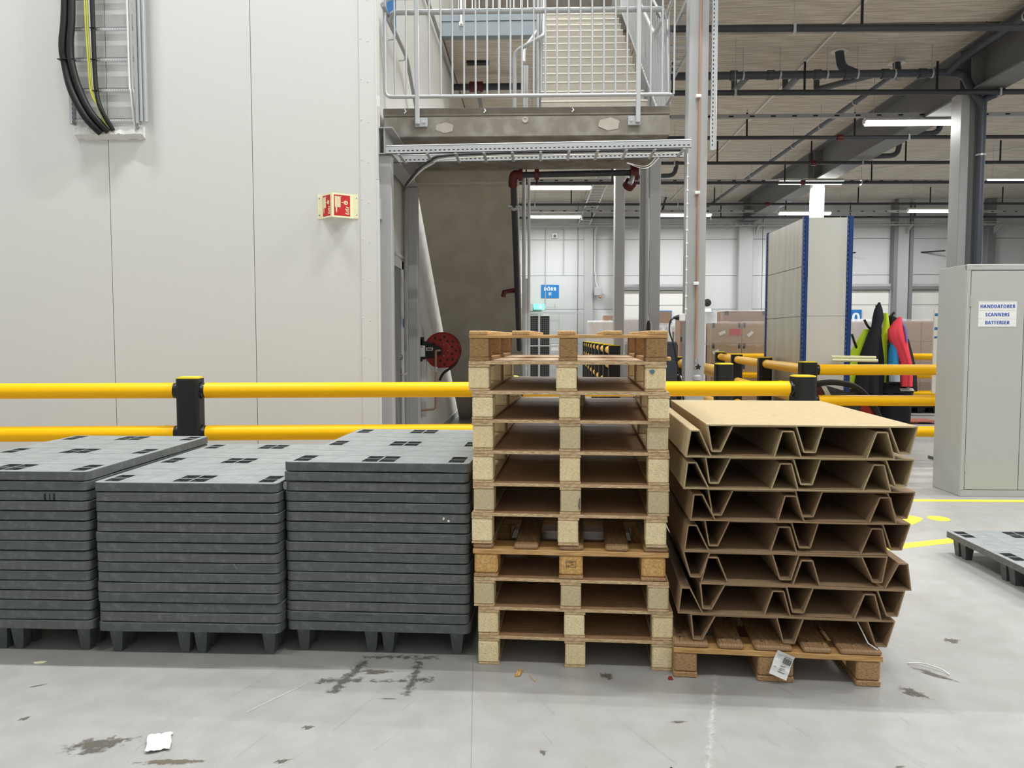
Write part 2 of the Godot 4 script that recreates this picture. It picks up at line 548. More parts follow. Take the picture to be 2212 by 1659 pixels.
func make_shell() -> void:
	struct("floor", bx(-10, 20.2, -0.2, 0, -26.0, 5.2), M.floor, "pale grey concrete warehouse floor with scuffs", "floor")
	# panelled wall on the left
	var wl := struct("wall_left", bx(-10, -1.40, 0, 10.5, -6.75, -6.575), M.seam, "off-white panel wall behind the yellow barrier", "wall")
	var xs := [-1.40, -2.372, -3.588, -4.79, -5.99, -7.19, -8.39, -10.0]
	for i in xs.size() - 1:
		part(wl, "wall_panel", bx(xs[i + 1] + 0.0025, xs[i] - 0.0025, 0, 10.5, -6.575, -6.55, 0.002), M.panel)
	part(wl, "corner_trim", B.new().box(-1.47, -1.332, 0, 10.5, -6.549, -6.544).box(-1.338, -1.332, 0, 10.5, -6.70, -6.544).mesh(), M.panel)
	part(wl, "corner_trim", B.new().box(-1.335, -1.318, 0, 2.66, -6.60, -6.542, 0.003).box(-1.341, -1.326, 2.665, 10.4, -6.60, -6.542, 0.003).mesh(), M.trimwhite)
	for k in 26:
		for s in 2:
			part(wl, "rivet", B.new().lathe(Vector3([-1.455, -1.398][s], 0.22 + k * 0.326 - s * 0.022, -6.544), Vector3(0, 0, 1), [Vector2(0.0055, 0), Vector2(0.004, 0.003), Vector2(0, 0.0035)], 8).mesh(), M.trimwhite)
	# the wall that runs back along the stair
	var ws := struct("wall_stair", bx(-1.55, -1.40, 0, 10.5, -26, -6.75), M.whitewall, "white side wall running back beside the concrete stair", "wall")
	part(ws, "baseboard", bx(-1.40, -1.385, 0, 0.09, -26, -8.5), M.steelgrey)
	part(ws, "trim_strip", bx(-1.40, -1.37, 0, 2.95, -8.30, -8.21, 0.01), M.trimwhite)
	part(ws, "trim_strip", bx(-1.40, -1.385, 2.17, 2.20, -8.2, -6.9), M.trimwhite)
	var far := struct("wall_far", bx(-1.4, 20.2, 0, 10.5, -26.0, -25.62), M.seam, "white panel wall with loading doors at the far end", "wall")
	var px := [-1.4, 1.3, 2.55, 5.05, 7.2, 8.7, 11.5, 14.3, 17.2, 20.0]
	var py := [0.0, 1.15, 2.27, 3.35, 4.5, 5.74]
	for i in px.size() - 1:
		for j in py.size() - 1:
			part(far, "wall_panel", bx(px[i] + 0.008, px[i + 1] - 0.008, py[j] + 0.006, py[j + 1] - 0.006, -25.62, -25.6, 0.003), M.farwall)
	struct("wall_right", bx(20, 20.2, 0, 10.5, -26, 5.2), M.farwall, "white wall at the right-hand side of the hall", "wall")
	struct("wall_rear", bx(-10, 20.2, 0, 10.5, 5.0, 5.2), M.farwall, "white wall behind the camera", "wall")
	struct("wall_end", bx(-10.2, -10, 0, 10.5, -26, 5.2), M.farwall, "white wall at the left-hand end of the aisle", "wall")
	# the ceiling: long concrete slabs side by side, open over the stairwell
	var c := struct("ceiling", bx(-10.2, 20.2, 5.78, 6.0, -26, -11.62), M.concrete_dark, "brownish concrete slab ceiling of the hall", "ceiling")
	var z := -11.72
	while z > -25.8:
		for q in [[-1.39, 1.45], [1.45, 6.2], [6.2, 12.6], [12.6, 20.0]]:
			part(c, "ceiling_slab", bx(q[0] + 0.004, q[1] - 0.004, 5.72, 5.79, z - 1.19, z - 0.006, 0.008), M.ceiling)
		z -= 1.2
	part(c, "ceiling_deck", bx(1.36, 20.2, 5.78, 6.0, -11.62, -6.5), M.concrete_dark)
	z = -6.55
	while z > -11.0:
		for q in [[1.45, 6.2], [6.2, 12.6], [12.6, 20.0]]:
			part(c, "ceiling_slab", bx(q[0] + 0.004, q[1] - 0.004, 5.72, 5.79, z - 1.19, z - 0.006, 0.008), M.ceiling)
		z -= 1.2
	part(c, "roof_deck", bx(-10.2, 20.2, 10.4, 10.6, -26, 5.2), M.ceiling)
	var up := struct("wall_upper", bx(1.36, 1.5, 6.0, 10.4, -26, -6.4), M.whitewall, "white wall of the upper storey over the stairwell", "wall")
	part(up, "wall_panel", bx(1.36, 20.0, 5.6, 10.4, -6.54, -6.40), M.whitewall)
	part(up, "wall_panel", bx(-1.4, 1.4, 6.0, 10.4, -15.2, -15.0), M.concrete_dark)
	# main steel beam of the hall and its columns
	var beam := func(called: String, x: float, w: float, y0: float, y1: float, z0: float, z1: float, label: String) -> Node3D:
		var b := B.new().box(x - w / 2, x + w / 2, y0, y0 + 0.025, z0, z1).box(x - w / 2, x + w / 2, y1 - 0.025, y1, z0, z1)
		b.box(x - 0.012, x + 0.012, y0 + 0.025, y1 - 0.025, z0, z1)
		return struct(called, b.mesh(), M.steeldark, label, "beam")
	var mb: Node3D = beam.call("beam", 6.62, 0.43, 5.0, 5.72, -25.6, -6.6, "dark grey main steel beam running the depth of the hall")
	for zz in [-18.75, -19.15, -12.1, -12.42, -25.0]:
		part(mb, "stiffener", bx(6.42, 6.82, 5.03, 5.70, zz - 0.01, zz + 0.01), M.steeldark)
	struct("column", B.new().box(6.296, 6.42, 0, 5.0, -12.4, -12.1, 0.008).box(6.42, 6.62, 0, 5.0, -12.4, -12.28).box(6.60, 6.72, 0, 5.0, -12.4, -12.2, 0.008).mesh(), M.steelgrey, "grey steel column at right carrying the main beam, with a drain pipe", "column")
	struct("column", B.new().box(6.45, 6.72, 0, 5.0, -19.1, -18.85, 0.02).mesh(), M.trimwhite, "pale column brightly lit by the strip light above the blue rack", "column")
	struct("column", B.new().box(6.385, 6.84, 0, 5.0, -25.58, -25.34, 0.02).mesh(), M.steelgrey, "grey column below the main beam close to the far wall", "column")
	struct("column", B.new().box(1.36, 1.38, 0, 5.72, -10.16, -9.92).box(1.30, 1.54, 0, 5.72, -10.18, -10.16).box(1.395, 1.54, 0, 5.72, -10.15, -10.0, 0.01).mesh(), M.steelgrey, "grey steel column standing behind the stair landing, with a white cable", "column")
	struct("column", B.new().box(1.285, 1.455, 0, 5.72, -13.5, -13.3, 0.012).mesh(), M.steelgrey, "slim grey steel column behind the red pipe coupling", "column")
	var wallcols := [[1.63, 0.28, M.steelgrey, "grey wall column beside the cable ladder at the far wall"], [2.52, 0.12, M.steeldark, "dark door-post column just left of the nearest loading door"], [5.02, 0.16, M.steeldark, "dark door-post column right of the copper pipe column"], [11.53, 0.36, M.steelgrey, "paired dark column between the two right-hand loading doors"], [14.25, 0.26, M.steeldark, "dark wall column right of the drain-pipe column"]]
	for q in wallcols:
		struct("column", bx(q[0] - q[1] / 2, q[0] + q[1] / 2, 0, 5.72, -25.6, -25.35, 0.01), q[2], q[3], "column")
	struct("beam", bx(11.22, 11.32, 0, 5.6, -25.6, -25.3), M.steeldark, "dark upright rail left of the paired column", "column")
	struct("beam", bx(11.72, 11.82, 0, 5.6, -25.6, -25.3), M.steeldark, "dark upright rail right of the paired column", "column")
	# loading doors in the far wall
	var n := 1
	for q in [[2.72, 4.86, "nearest the DÖRR sign"], [8.5, 11.2, "behind the coat stand"], [11.84, 14.1, "behind the grey storage cabinet"]]:
		var d := struct("door_%d" % n, null, null, "white sectional loading door " + q[2], "door")
		n += 1
		for k in 6:
			part(d, "door_section", bx(q[0], q[1], 0.02 + k * 0.475, 0.02 + k * 0.475 + 0.465, -25.59, -25.53, 0.01), M.whitewall)
			part(d, "bracket", bx((q[0] + q[1]) / 2 + 0.0, (q[0] + q[1]) / 2 + 0.1, 0.44 + k * 0.475, 0.53 + k * 0.475, -25.53, -25.50), M.steeldark)
		part(d, "lintel", bx(q[0] - 0.05, q[1] + 0.05, 2.87, 2.98, -25.6, -25.42), M.steeldark)
		part(d, "header", bx(q[0] - 0.05, q[1] + 0.05, 2.98, 3.06, -25.6, -25.46), M.steelgrey)
		for x in [q[0] - 0.04, q[1] + 0.04]:
			part(d, "track", bx(x - 0.04, x + 0.04, 0, 2.87, -25.6, -25.44), M.galv)
	# door in the stair-side wall
	var d4 := struct("door_4", null, null, "grey steel door with white frame in the wall beside the stair", "door")
	part(d4, "leaf", bx(-1.40, -1.385, 0.02, 2.05, -7.96, -7.05, 0.003), M.steeldark)
	part(d4, "frame", B.new().box(-1.40, -1.372, 0, 2.13, -7.05, -6.97).box(-1.40, -1.372, 0, 2.13, -8.05, -7.96).box(-1.40, -1.372, 2.05, 2.13, -8.05, -6.97).mesh(), M.trimwhite)
	part(d4, "handle", B.new().box(-1.385, -1.375, 0.92, 1.05, -7.92, -7.88).tube([Vector3(-1.38, 0.99, -7.90), Vector3(-1.33, 0.99, -7.90), Vector3(-1.33, 0.985, -8.02)], 0.009, 8).mesh(), M.chrome)
	part(d4, "lock", B.new().lathe(Vector3(-1.385, 1.16, -7.90), Vector3(1, 0, 0), [Vector2(0.026, 0), Vector2(0.026, 0.02), Vector2(0, 0.022)], 12).mesh(), M.chrome)
	part(d4, "sticker", bx(-1.372, -1.3695, 1.46, 1.55, -8.04, -7.975), M.blue)

func make_stairs() -> void:
	var s := thing("staircase", "pale concrete stair with a landing and two flights beside the white wall", "staircase", Vector3.ZERO)
	var l := part(s, "landing", bx(-1.36, 1.148, 3.12, 3.30, -8.37, -7.0, 0.006), M.concrete)
	part(s, "landing_edge", bx(-1.362, 1.15, 3.30, 3.37, -8.37, -6.996, 0.004), M.concrete_dark)
	var ring := B.new().lathe(Vector3(-0.112, 3.262, -7.0), Vector3(0, 0, 1), [Vector2(0.026, 0), Vector2(0.026, 0.004), Vector2(0.018, 0.005), Vector2(0.010, 0.001), Vector2(0, 0.001)], 20)
	part(s, "lifting_socket", ring.mesh(), M.step)
	for x in [-1.17, -0.47, 0.30, 0.86]:
		part(s, "fixing_loop", B.new().tube([Vector3(x, 3.36, -6.995), Vector3(x + 0.012, 3.34, -6.985), Vector3(x - 0.004, 3.325, -6.99)], 0.006, 6).mesh(), M.white)
	# patches of filler left on the face
	for q in [[-0.82, 3.20, 0.085, 0.05], [0.62, 3.22, 0.10, 0.06]]:
		var p := PackedVector2Array()
		for k in 18:
			var r := 0.9 + 0.07 * sin(k * 2.1 + q[0] * 9.0) + 0.05 * sin(k * 0.9)
			p.append(Vector2(q[0] + cos(TAU * k / 18) * q[2] * r, q[1] + sin(TAU * k / 18) * q[3] * r))
		part(s, "filler_patch", B.new().prism(p, -7.0, -6.997).mesh(), M.step)
	# lower flight comes up towards the camera
	var prof := PackedVector2Array([Vector2(-8.36, 3.12), Vector2(-13.05, 0.0)])
	var n := 19
	for i in n:
		prof.append(Vector2(-13.36 + 0.263 * i, 3.37 / n * i))
		prof.append(Vector2(-13.36 + 0.263 * i, 3.37 / n * (i + 1)))
	prof.append(Vector2(-8.36, 3.37))
	part(s, "lower_flight", B.new().prism(prof, -1.31, -0.22, 0).mesh(), M.soffit)
	part(s, "landing_beam", bx(-1.30, -0.20, 2.98, 3.12, -8.55, -8.36, 0.01), M.soffit)
	# upper flight goes up and away
	var pr := PackedVector2Array([Vector2(-7.75, 3.30), Vector2(-8.2, 3.12), Vector2(-11.65, 5.5), Vector2(-11.65, 5.95)])
	part(s, "upper_flight", B.new().prism(pr, 0.05, 1.07, 0).mesh(), M.concrete)
	for i in range(1, 16):
		var y := 3.37 + 0.175 * i
		var z := -7.75 - 0.26 * (i - 1)
		var st := part(s, "step", bx(0.03, 1.09, y - 0.20, y, z - 0.30, z, 0.006), M.step)
		part(st, "nosing", bx(0.03, 1.09, y - 0.012, y + 0.004, z - 0.05, z + 0.006, 0.002), M.nosing)
	# gallery at the head of the stair
	part(s, "gallery_beam", B.new().box(-1.39, 0.0, 5.70, 5.90, -11.72, -11.56).mesh(), M.bluegrey)
	part(s, "gallery_edge", B.new().box(-1.39, 0.0, 5.906, 6.0, -11.72, -11.55).mesh(), M.bluegrey)
	# columns and the beam under the landing
	for q in [[-6.66, "nearer"], [-8.08, "farther"]]:
		struct("column", bx(-1.336, -1.232, 0, 2.893, q[0] - 0.105, q[0], 0.008), M.steelgrey, "square grey column under the stair beam, the %s of the two beside the door" % q[1], "column")
	struct("beam", B.new().box(-1.357, -1.217, 2.895, 2.905, -8.25, -6.64).box(-1.357, -1.217, 3.108, 3.118, -8.25, -6.64).box(-1.292, -1.283, 2.905, 3.108, -8.25, -6.645).mesh(), M.steelgrey, "short grey steel I-beam under the stair landing", "beam")
	part(s, "angle_bracket", bx(-1.336, -1.312, 2.35, 2.52, -6.66, -6.60, 0.003), M.galv)
	# guard rail along the front of the landing
	var r := thing("stair_guard_rail", "galvanised steel guard rail with upright bars along the stair landing", "railing", Vector3.ZERO)
	var fz := -6.965
	part(r, "frame_tube", tb(round_path([Vector3(1.16, 3.46, -7.25), Vector3(1.17, 3.46, fz), Vector3(-1.335, 3.46, fz), Vector3(-1.335, 4.30, fz), Vector3(1.17, 4.30, fz), Vector3(1.17, 4.30, -7.4)], 0.06), 0.016, 10), M.galv)
	part(r, "handrail", tb(round_path([Vector3(-1.31, 4.16, -7.10), Vector3(-1.28, 4.205, -7.03), Vector3(1.08, 4.205, -7.03), Vector3(1.12, 4.205, -7.2)], 0.04), 0.024, 10), M.galv)
	for x in [-1.055, 0.868]:
		var p := part(r, "post", bx(x - 0.02, x + 0.02, 3.22, 4.34, fz - 0.016, fz + 0.016, 0.006), M.galv)
		part(p, "bolt_plate", bx(x + (-0.025 if x < 0 else -0.085), x + (0.085 if x < 0 else 0.025), 3.205, 3.285, -6.998, -6.982, 0.005), M.galv)
		part(p, "bolt", B.new().lathe(Vector3(x + (0.055 if x < 0 else -0.055), 3.245, -6.982), Vector3(0, 0, 1), [Vector2(0.014, 0), Vector2(0.014, 0.01), Vector2(0, 0.012)], 6).mesh(), M.galv)
	for k in 25:
		var x := -1.25 + k * 0.101
		if absf(x + 1.055) > 0.045 and absf(x - 0.868) > 0.045:
			part(r, "bar", tb([Vector3(x, 3.46, fz), Vector3(x, 4.30, fz)], 0.0085, 8), M.galv)
	# return rail at the landing's right end and up along the flight
	var r2 := thing("stair_side_rail", "galvanised side rail climbing along the right edge of the upper flight", "railing", Vector3.ZERO)
	part(r2, "frame_tube", tb(round_path([Vector3(1.19, 4.30, -7.42), Vector3(1.19, 3.46, -7.30), Vector3(1.19, 3.46, -7.75), Vector3(1.19, 6.05, -11.6), Vector3(1.19, 7.0, -11.6), Vector3(1.19, 4.42, -7.75), Vector3(1.19, 4.30, -7.42)], 0.05), 0.016, 8), M.galv)
	part(r2, "handrail", tb(round_path([Vector3(1.11, 4.20, -7.25), Vector3(1.11, 4.24, -7.7), Vector3(1.11, 6.80, -11.5)], 0.1), 0.022, 8), M.galv)
	for k in 40:
		var z := -7.36 - k * 0.107
		var lift := maxf(0.0, (-7.75 - z)) * 0.673
		part(r2, "bar", tb([Vector3(1.19, 3.46 + lift, z), Vector3(1.19, 4.34 + lift, z)], 0.0085, 6), M.galv)
	# inner rail in the well between the flights
	var r3 := thing("stair_inner_rail", "galvanised inner rail with looped end between the two flights", "railing", Vector3.ZERO)
	part(r3, "handrail", tb(round_path([Vector3(0.06, 5.3, -9.2), Vector3(0.06, 4.30, -7.85), Vector3(-0.235, 4.20, -8.0), Vector3(-0.235, 3.30, -8.1)], 0.07), 0.021, 10), M.galv)
	part(r3, "stringer_tube", tb(round_path([Vector3(-0.15, 4.25, -8.45), Vector3(-0.15, 4.5, -8.75), Vector3(0.0, 4.75, -8.9), Vector3(0.0, 5.6, -10.2)], 0.1), 0.021, 8), M.galv)
	for q in [[-0.14, 3.20, 4.20, -8.4], [-0.115, 3.20, 4.20, -8.4], [0.0, 3.2, 5.2, -8.3], [0.03, 3.2, 5.2, -8.32]]:
		part(r3, "post", tb([Vector3(q[0], q[1], q[3]), Vector3(q[0], q[2], q[3])], 0.017, 8), M.galv)
	# wall handrails on the left
	var hr := thing("wall_handrail", "grey handrail on brackets along the white wall above the lower flight", "handrail", Vector3.ZERO)
	part(hr, "handrail", tb(round_path([Vector3(-1.33, 4.2, -6.85), Vector3(-1.33, 4.19, -8.1), Vector3(-1.33, 3.2, -9.9)], 0.1), 0.02, 8), M.steelgrey)
	for q in [[-7.45, 4.19], [-8.0, 4.19], [-8.7, 3.86]]:
		part(hr, "bracket", tb([Vector3(-1.40, q[1] - 0.06, q[0]), Vector3(-1.34, q[1] - 0.06, q[0]), Vector3(-1.33, q[1] - 0.01, q[0])], 0.007, 6), M.galv)
	solo("conduit", tb([Vector3(-1.36, 5.5, -9.4), Vector3(-1.36, 5.5, -13.0)], 0.025, 8), M.steelgrey, "grey conduit high on the white wall behind the guard rail", "pipe")
	var gr := thing("gallery_rail", "white railing on the upper gallery at the top of the stair", "railing", Vector3.ZERO)
	part(gr, "frame_tube", B.new().tube([Vector3(-1.3, 6.98, -11.6), Vector3(0.0, 6.98, -11.6)], 0.02, 8).tube([Vector3(-1.3, 6.06, -11.6), Vector3(0.0, 6.06, -11.6)], 0.012, 8).mesh(), M.white)
	for k in 13:
		part(gr, "bar", tb([Vector3(-1.25 + k * 0.1, 6.06, -11.6), Vector3(-1.25 + k * 0.1, 6.98, -11.6)], 0.009, 6), M.white)
	part(gr, "post", B.new().box(-1.12, -1.09, 5.86, 6.98, -11.56, -11.53).box(-1.14, -1.07, 5.84, 5.9, -11.565, -11.55, 0.004).mesh(), M.white)
	solo("rounded_object", B.new().prism(PackedVector2Array([Vector2(-0.34, 6.0), Vector2(0.0, 6.0), Vector2(0.0, 6.12), Vector2(-0.05, 6.16), Vector2(-0.17, 6.19), Vector2(-0.28, 6.155)]), -11.95, -11.85).mesh(), mat(Color(0.88, 0.70, 0.58), 0.6), "pale peach rounded object seen behind the upper gallery rail", "unidentified")  # unidentified peach dome; a seat back is only a guess
	# blue notice on the wall by the landing
	var bs := thing("blue_sign", "bright blue sign fixed on the white wall beside the stair landing", "sign", Vector3.ZERO)
	part(bs, "plate", bx(-1.40, -1.393, 4.29, 4.95, -7.86, -7.32), M.blue)
	part(bs, "white_band", B.new().box(-1.3935, -1.3915, 4.66, 4.76, -7.8, -7.4).mesh(), M.white)

func make_ceiling_services() -> void:
	# cable tray under the landing
	var t := thing("cable_tray", "galvanised perforated cable tray hung under the stair landing", "cable tray", Vector3(-1.235, 0, -6.60))
	t.rotation.z = 0.012
	for z in [0.0, -0.34]:
		var q := part(t, "side_rail", B.new().box(0.005, 2.53, 2.885, 2.95, z - 0.004, z).box(0.005, 2.53, 2.945, 2.95, z - 0.02, z).box(0.005, 2.53, 2.885, 2.89, z - 0.012, z).tube([Vector3(0.005, 2.95, z - 0.008), Vector3(2.53, 2.95, z - 0.008)], 0.009, 8).mesh(), M.galv)
		var h := B.new()
		for k in 66:
			h.box(0.03 + k * 0.038, 0.048 + k * 0.038, 2.906, 2.914, z, z + 0.0008)
		part(q, "slots", h.mesh(), M.dark).set_meta("kind", "stuff")
	for k in 11:
		part(t, "rung", bx(0.10 + k * 0.236, 0.125 + k * 0.236, 2.875, 2.892, -0.34, 0, 0.003), M.galv)
	for q in [[0.0, -0.10, 0.012, M.pipe], [0.0, -0.16, 0.009, M.steelgrey], [0.0, -0.22, 0.008, M.white]]:
		solo("tray_cable", tb(spline([Vector3(-1.22, 2.70, -7.2), Vector3(-1.15, 2.74, -7.0 + q[1] * 0.3), Vector3(-0.95, 2.87, -6.75 + q[1]), Vector3(-0.6, 2.902, -6.6 + q[1]), Vector3(1.2, 2.925, -6.6 + q[1])], 5), q[2], 8), q[3], ["dark cable rising from the stair beam into the tray", "grey cable lying in the middle of the tray", "thin white cable at the back of the tray"][0 if q[3] == M.pipe else (1 if q[3] == M.steelgrey else 2)], "cable")
	for s in 2:
		solo("loose_cable", tb(spline([Vector3(0.72 + s * 0.12, 2.95, -6.75), Vector3(0.85 + s * 0.12, 3.0, -6.72), Vector3(1.0 + s * 0.05, 2.93, -6.7), Vector3(0.92, 2.80 - s * 0.02, -6.72), Vector3(0.75, 2.83, -6.75)], 6), 0.004, 6), M.white, ["thin white cable looping out of the cable tray near its right end", "second thin white loop hanging from the tray's right end"][s], "cable")
	# firewater pipe under the landing
	var fp := thing("fire_pipe", "dark grey sprinkler main with red couplings below the stair landing", "pipe", Vector3.ZERO)
	part(fp, "pipe", tb([Vector3(-0.22, 2.97, -7.9), Vector3(0.92, 2.985, -7.9)], 0.03, 12), M.pipe)
	part(fp, "drop_pipe", tb([Vector3(-0.245, 2.93, -7.95), Vector3(-0.245, 1.2, -10.5)], 0.032, 12), M.pipe)
	var el := part(fp, "red_elbow", tb(spline([Vector3(-0.17, 2.97, -7.9), Vector3(-0.235, 2.965, -7.9), Vector3(-0.25, 2.88, -7.98)], 5), 0.046, 12), M.redpaint)
	part(el, "collar", B.new().lathe(Vector3(-0.17, 2.97, -7.9), Vector3(1, 0, 0), [Vector2(0.03, -0.02), Vector2(0.06, -0.02), Vector2(0.06, 0.02), Vector2(0.03, 0.02)], 12).mesh(), M.redpaint)
	part(fp, "red_coupling", B.new().lathe(Vector3(-0.01, 2.973, -7.9), Vector3(1, 0, 0), [Vector2(0.03, -0.025), Vector2(0.055, -0.02), Vector2(0.055, 0.02), Vector2(0.03, 0.025)], 12).tube([Vector3(-0.01, 2.95, -7.9), Vector3(-0.01, 2.87, -7.9)], 0.012, 6).mesh(), M.redpaint)
	part(fp, "red_coupling", B.new().lathe(Vector3(0.95, 2.985, -7.9), Vector3(1, 0, 0), [Vector2(0.0, -0.04), Vector2(0.075, -0.04), Vector2(0.075, 0.04), Vector2(0, 0.04)], 14).lathe(Vector3(0.90, 2.86, -7.86), Vector3(0.4, 0.5, 0.7).normalized(), [Vector2(0, -0.03), Vector2(0.06, -0.03), Vector2(0.06, 0.03), Vector2(0, 0.03)], 14).mesh(), M.redpaint)
	part(fp, "stub", tb([Vector3(0.95, 2.985, -7.9), Vector3(0.90, 2.86, -7.8)], 0.028, 10), M.galv)
	part(fp, "red_valve", tb([Vector3(-0.25, 1.93, -9.5), Vector3(-0.40, 1.90, -9.4), Vector3(-0.41, 1.84, -9.4)], 0.03, 8), M.redpaint)
	part(fp, "clamp", B.new().lathe(Vector3(-0.245, 2.72, -8.26), Vector3(0, -0.56, -0.83).normalized(), [Vector2(0.033, -0.02), Vector2(0.043, -0.02), Vector2(0.043, 0.02), Vector2(0.033, 0.02)], 12).box(-0.305, -0.185, 2.71, 2.725, -8.3, -8.22).mesh(), M.galv)
	solo("conduit", tb([Vector3(-0.150, 0, -8.62), Vector3(-0.150, 3.12, -8.62)], 0.02, 10), M.galv, "galvanised upright pipe at the right edge of the stair soffit", "pipe")
	solo("conduit", tb([Vector3(-0.095, 0, -8.58), Vector3(-0.095, 3.12, -8.58)], 0.016, 10), M.trimwhite, "white upright pipe right of the galvanised one by the stair soffit", "pipe")
	solo("conduit", B.new().box(-0.135, -0.10, 1.0, 2.0, -8.60, -8.585, 0.003).mesh(), M.white, "white cable duct fixed between the upright pipes by the stair", "cable duct")
	# sprinkler pipes in rows across the hall
	var rows := [[-9.35, 1.55, 4.93, 3.74, 2.96], [-11.75, 1.5, 4.93, 3.89, 6.72], [-14.35, -0.2, 4.93, 3.74, 6.62], [-16.4, -1.2, 4.93, 5.60, 6.64], [-17.8, -1.3, 4.80, 5.5, 7.2], [-21.4, -1.3, 4.93, 6.66, 7.6], [-23.75, -1.3, 4.93, 7.38, 9.0]]
	for i in rows.size():
		var q = rows[i]
		var s := thing("sprinkler_pipe", "dark sprinkler pipe across the ceiling, %s row from the front" % ORD[i], "pipe", Vector3(0, q[2], q[0]), 0.02)
		part(s, "pipe", tb([Vector3(q[1], 0, 0), Vector3(19.9, 0, 0)], 0.040 if i < 2 else 0.034, 10), M.pipe)
		var n := -3
		while n < 6:
			var x: float = q[3] + n * 1.92
			if x > q[1] + 0.3:
				part(s, "drop", tb([Vector3(x, 0.0, 0), Vector3(x, 0.44, 0)], 0.017, 8), M.black)
				part(s, "sprinkler_head", B.new().lathe(Vector3(x, 0.44, 0), Vector3.UP, [Vector2(0.010, 0), Vector2(0.018, 0.03), Vector2(0.006, 0.06), Vector2(0, 0.06)], 8).mesh(), M.galv)
			x = q[4] + n * 3.84
			if x > q[1] + 0.3 and x < 18.0:
				part(s, "hanger", B.new().box(x - 0.016, x + 0.016, -0.06, 0.05, -0.045, 0.045, 0.004).tube([Vector3(x, 0.04, 0), Vector3(x, 5.72 - q[2], 0)], 0.005, 6).mesh(), M.galv)
			n += 1
		if i > 1 and i < 6:
			part(s, "red_coupling", B.new().lathe(Vector3(4.9 + i * 0.25, 0, 0), Vector3(1, 0, 0), [Vector2(0.036, -0.05), Vector2(0.055, -0.05), Vector2(0.055, 0.05), Vector2(0.036, 0.05)], 10).mesh(), M.redpaint)
	# rails that carry the strip lights
	for i in 3:
		var z0: float = [-13.55, -18.82, -23.3][i]
		var s := thing("lighting_rail", "slotted white rail carrying the strip lights, %s row back" % ORD[i], "rail", Vector3(0, 5.06, z0), 0.0 if i == 0 else 0.04)
		part(s, "channel", bx(-1.2, 20, -0.03, 0.035, -0.03, 0.03), M.steelgrey)
		var h := B.new()
		for k in 60:
			h.box(-1.0 + k * 0.35, -0.92 + k * 0.35, -0.012, 0.012, 0.03, 0.032)
		part(s, "slots", h.mesh(), M.dark).set_meta("kind", "stuff")
	# wire cable tray along the far wall
	var w := thing("wire_tray", "wire cable tray running along the far wall above the doors", "cable tray", Vector3(0, 4.86, -25.03))
	for q in [[0.0, 0.0], [0.06, 0.12], [0.0, -0.16], [0.06, -0.28]]:
		part(w, "long_wire", tb([Vector3(-1.3, q[0], q[1]), Vector3(18, q[0], q[1])], 0.012, 6), M.galv)
	var cw := B.new()
	for k in 90:
		cw.tube([Vector3(-1.2 + k * 0.2, 0.07, 0.12), Vector3(-1.2 + k * 0.2, 0, 0.05), Vector3(-1.2 + k * 0.2, 0, -0.28)], 0.008, 4, false)
	part(w, "cross_wires", cw.mesh(), M.galv).set_meta("kind", "stuff")
	for x in [1.85, 6.9, 11.6, 14.3]:
		part(w, "bracket", B.new().prism(PackedVector2Array([Vector2(-0.3, -0.02), Vector2(0.1, -0.02), Vector2(-0.3, -0.25)]), x - 0.02, x + 0.02, 0).mesh(), M.steelgrey)
	# rainwater drain under the ceiling
	var d := thing("drain_pipe", "dark grey rainwater pipe with branches hung under the ceiling", "pipe", Vector3.ZERO)
	var dz := -12.2
	part(d, "main_pipe", tb([Vector3(1.9, 5.30, dz), Vector3(6.3, 5.31, dz)], 0.06, 12), M.drain)
	part(d, "downpipe", tb(round_path([Vector3(6.25, 5.31, dz), Vector3(6.38, 5.26, dz), Vector3(6.40, 5.02, -12.05), Vector3(6.54, 4.78, -12.0), Vector3(6.54, 0.0, -12.0)], 0.08), 0.062, 12), M.drain)
	part(d, "branch_pipe", tb(round_path([Vector3(6.86, 4.98, -12.02), Vector3(6.72, 4.93, -12.02), Vector3(6.56, 4.86, -12.01), Vector3(6.54, 4.7, -12.0)], 0.06), 0.055, 12), M.drain)
	part(d, "branch_pipe", tb(round_path([Vector3(6.12, 5.31, dz), Vector3(6.26, 5.46, -12.0), Vector3(6.30, 5.50, -11.7), Vector3(6.34, 5.50, -6.6)], 0.1), 0.062, 12), M.drain)
	for q in [[3.30, 3.16, 5.55], [4.15, 3.92, 5.55], [4.67, 5.0, 5.56]]:
		part(d, "branch_pipe", tb(round_path([Vector3(q[1], 5.29, dz - 0.02), Vector3(q[0], q[2] - 0.05, -13.6), Vector3(q[0], 5.72, -13.6)], 0.07), 0.048, 10), M.drain)
		part(d, "outlet_ring", B.new().lathe(Vector3(q[0], 5.715, -13.6), Vector3.DOWN, [Vector2(0.1, 0), Vector2(0.1, 0.012), Vector2(0.05, 0.014)], 18).mesh(), M.white)
	part(d, "roof_outlet", tb(round_path([Vector3(4.78, 5.31, dz), Vector3(4.60, 5.44, dz - 0.12), Vector3(4.59, 5.72, dz - 0.2)], 0.1), 0.066, 12), M.drain)
	part(d, "roof_outlet", tb(round_path([Vector3(5.42, 5.31, dz), Vector3(5.62, 5.42, dz - 0.5), Vector3(5.69, 5.72, dz - 0.74)], 0.06), 0.06, 12), M.drain)
	for q in [[4.59, dz - 0.2], [5.69, dz - 0.74]]:
		part(d, "outlet_ring", B.new().lathe(Vector3(q[0], 5.715, q[1]), Vector3.DOWN, [Vector2(0.13, 0), Vector2(0.13, 0.012), Vector2(0.05, 0.014)], 18).mesh(), M.white)
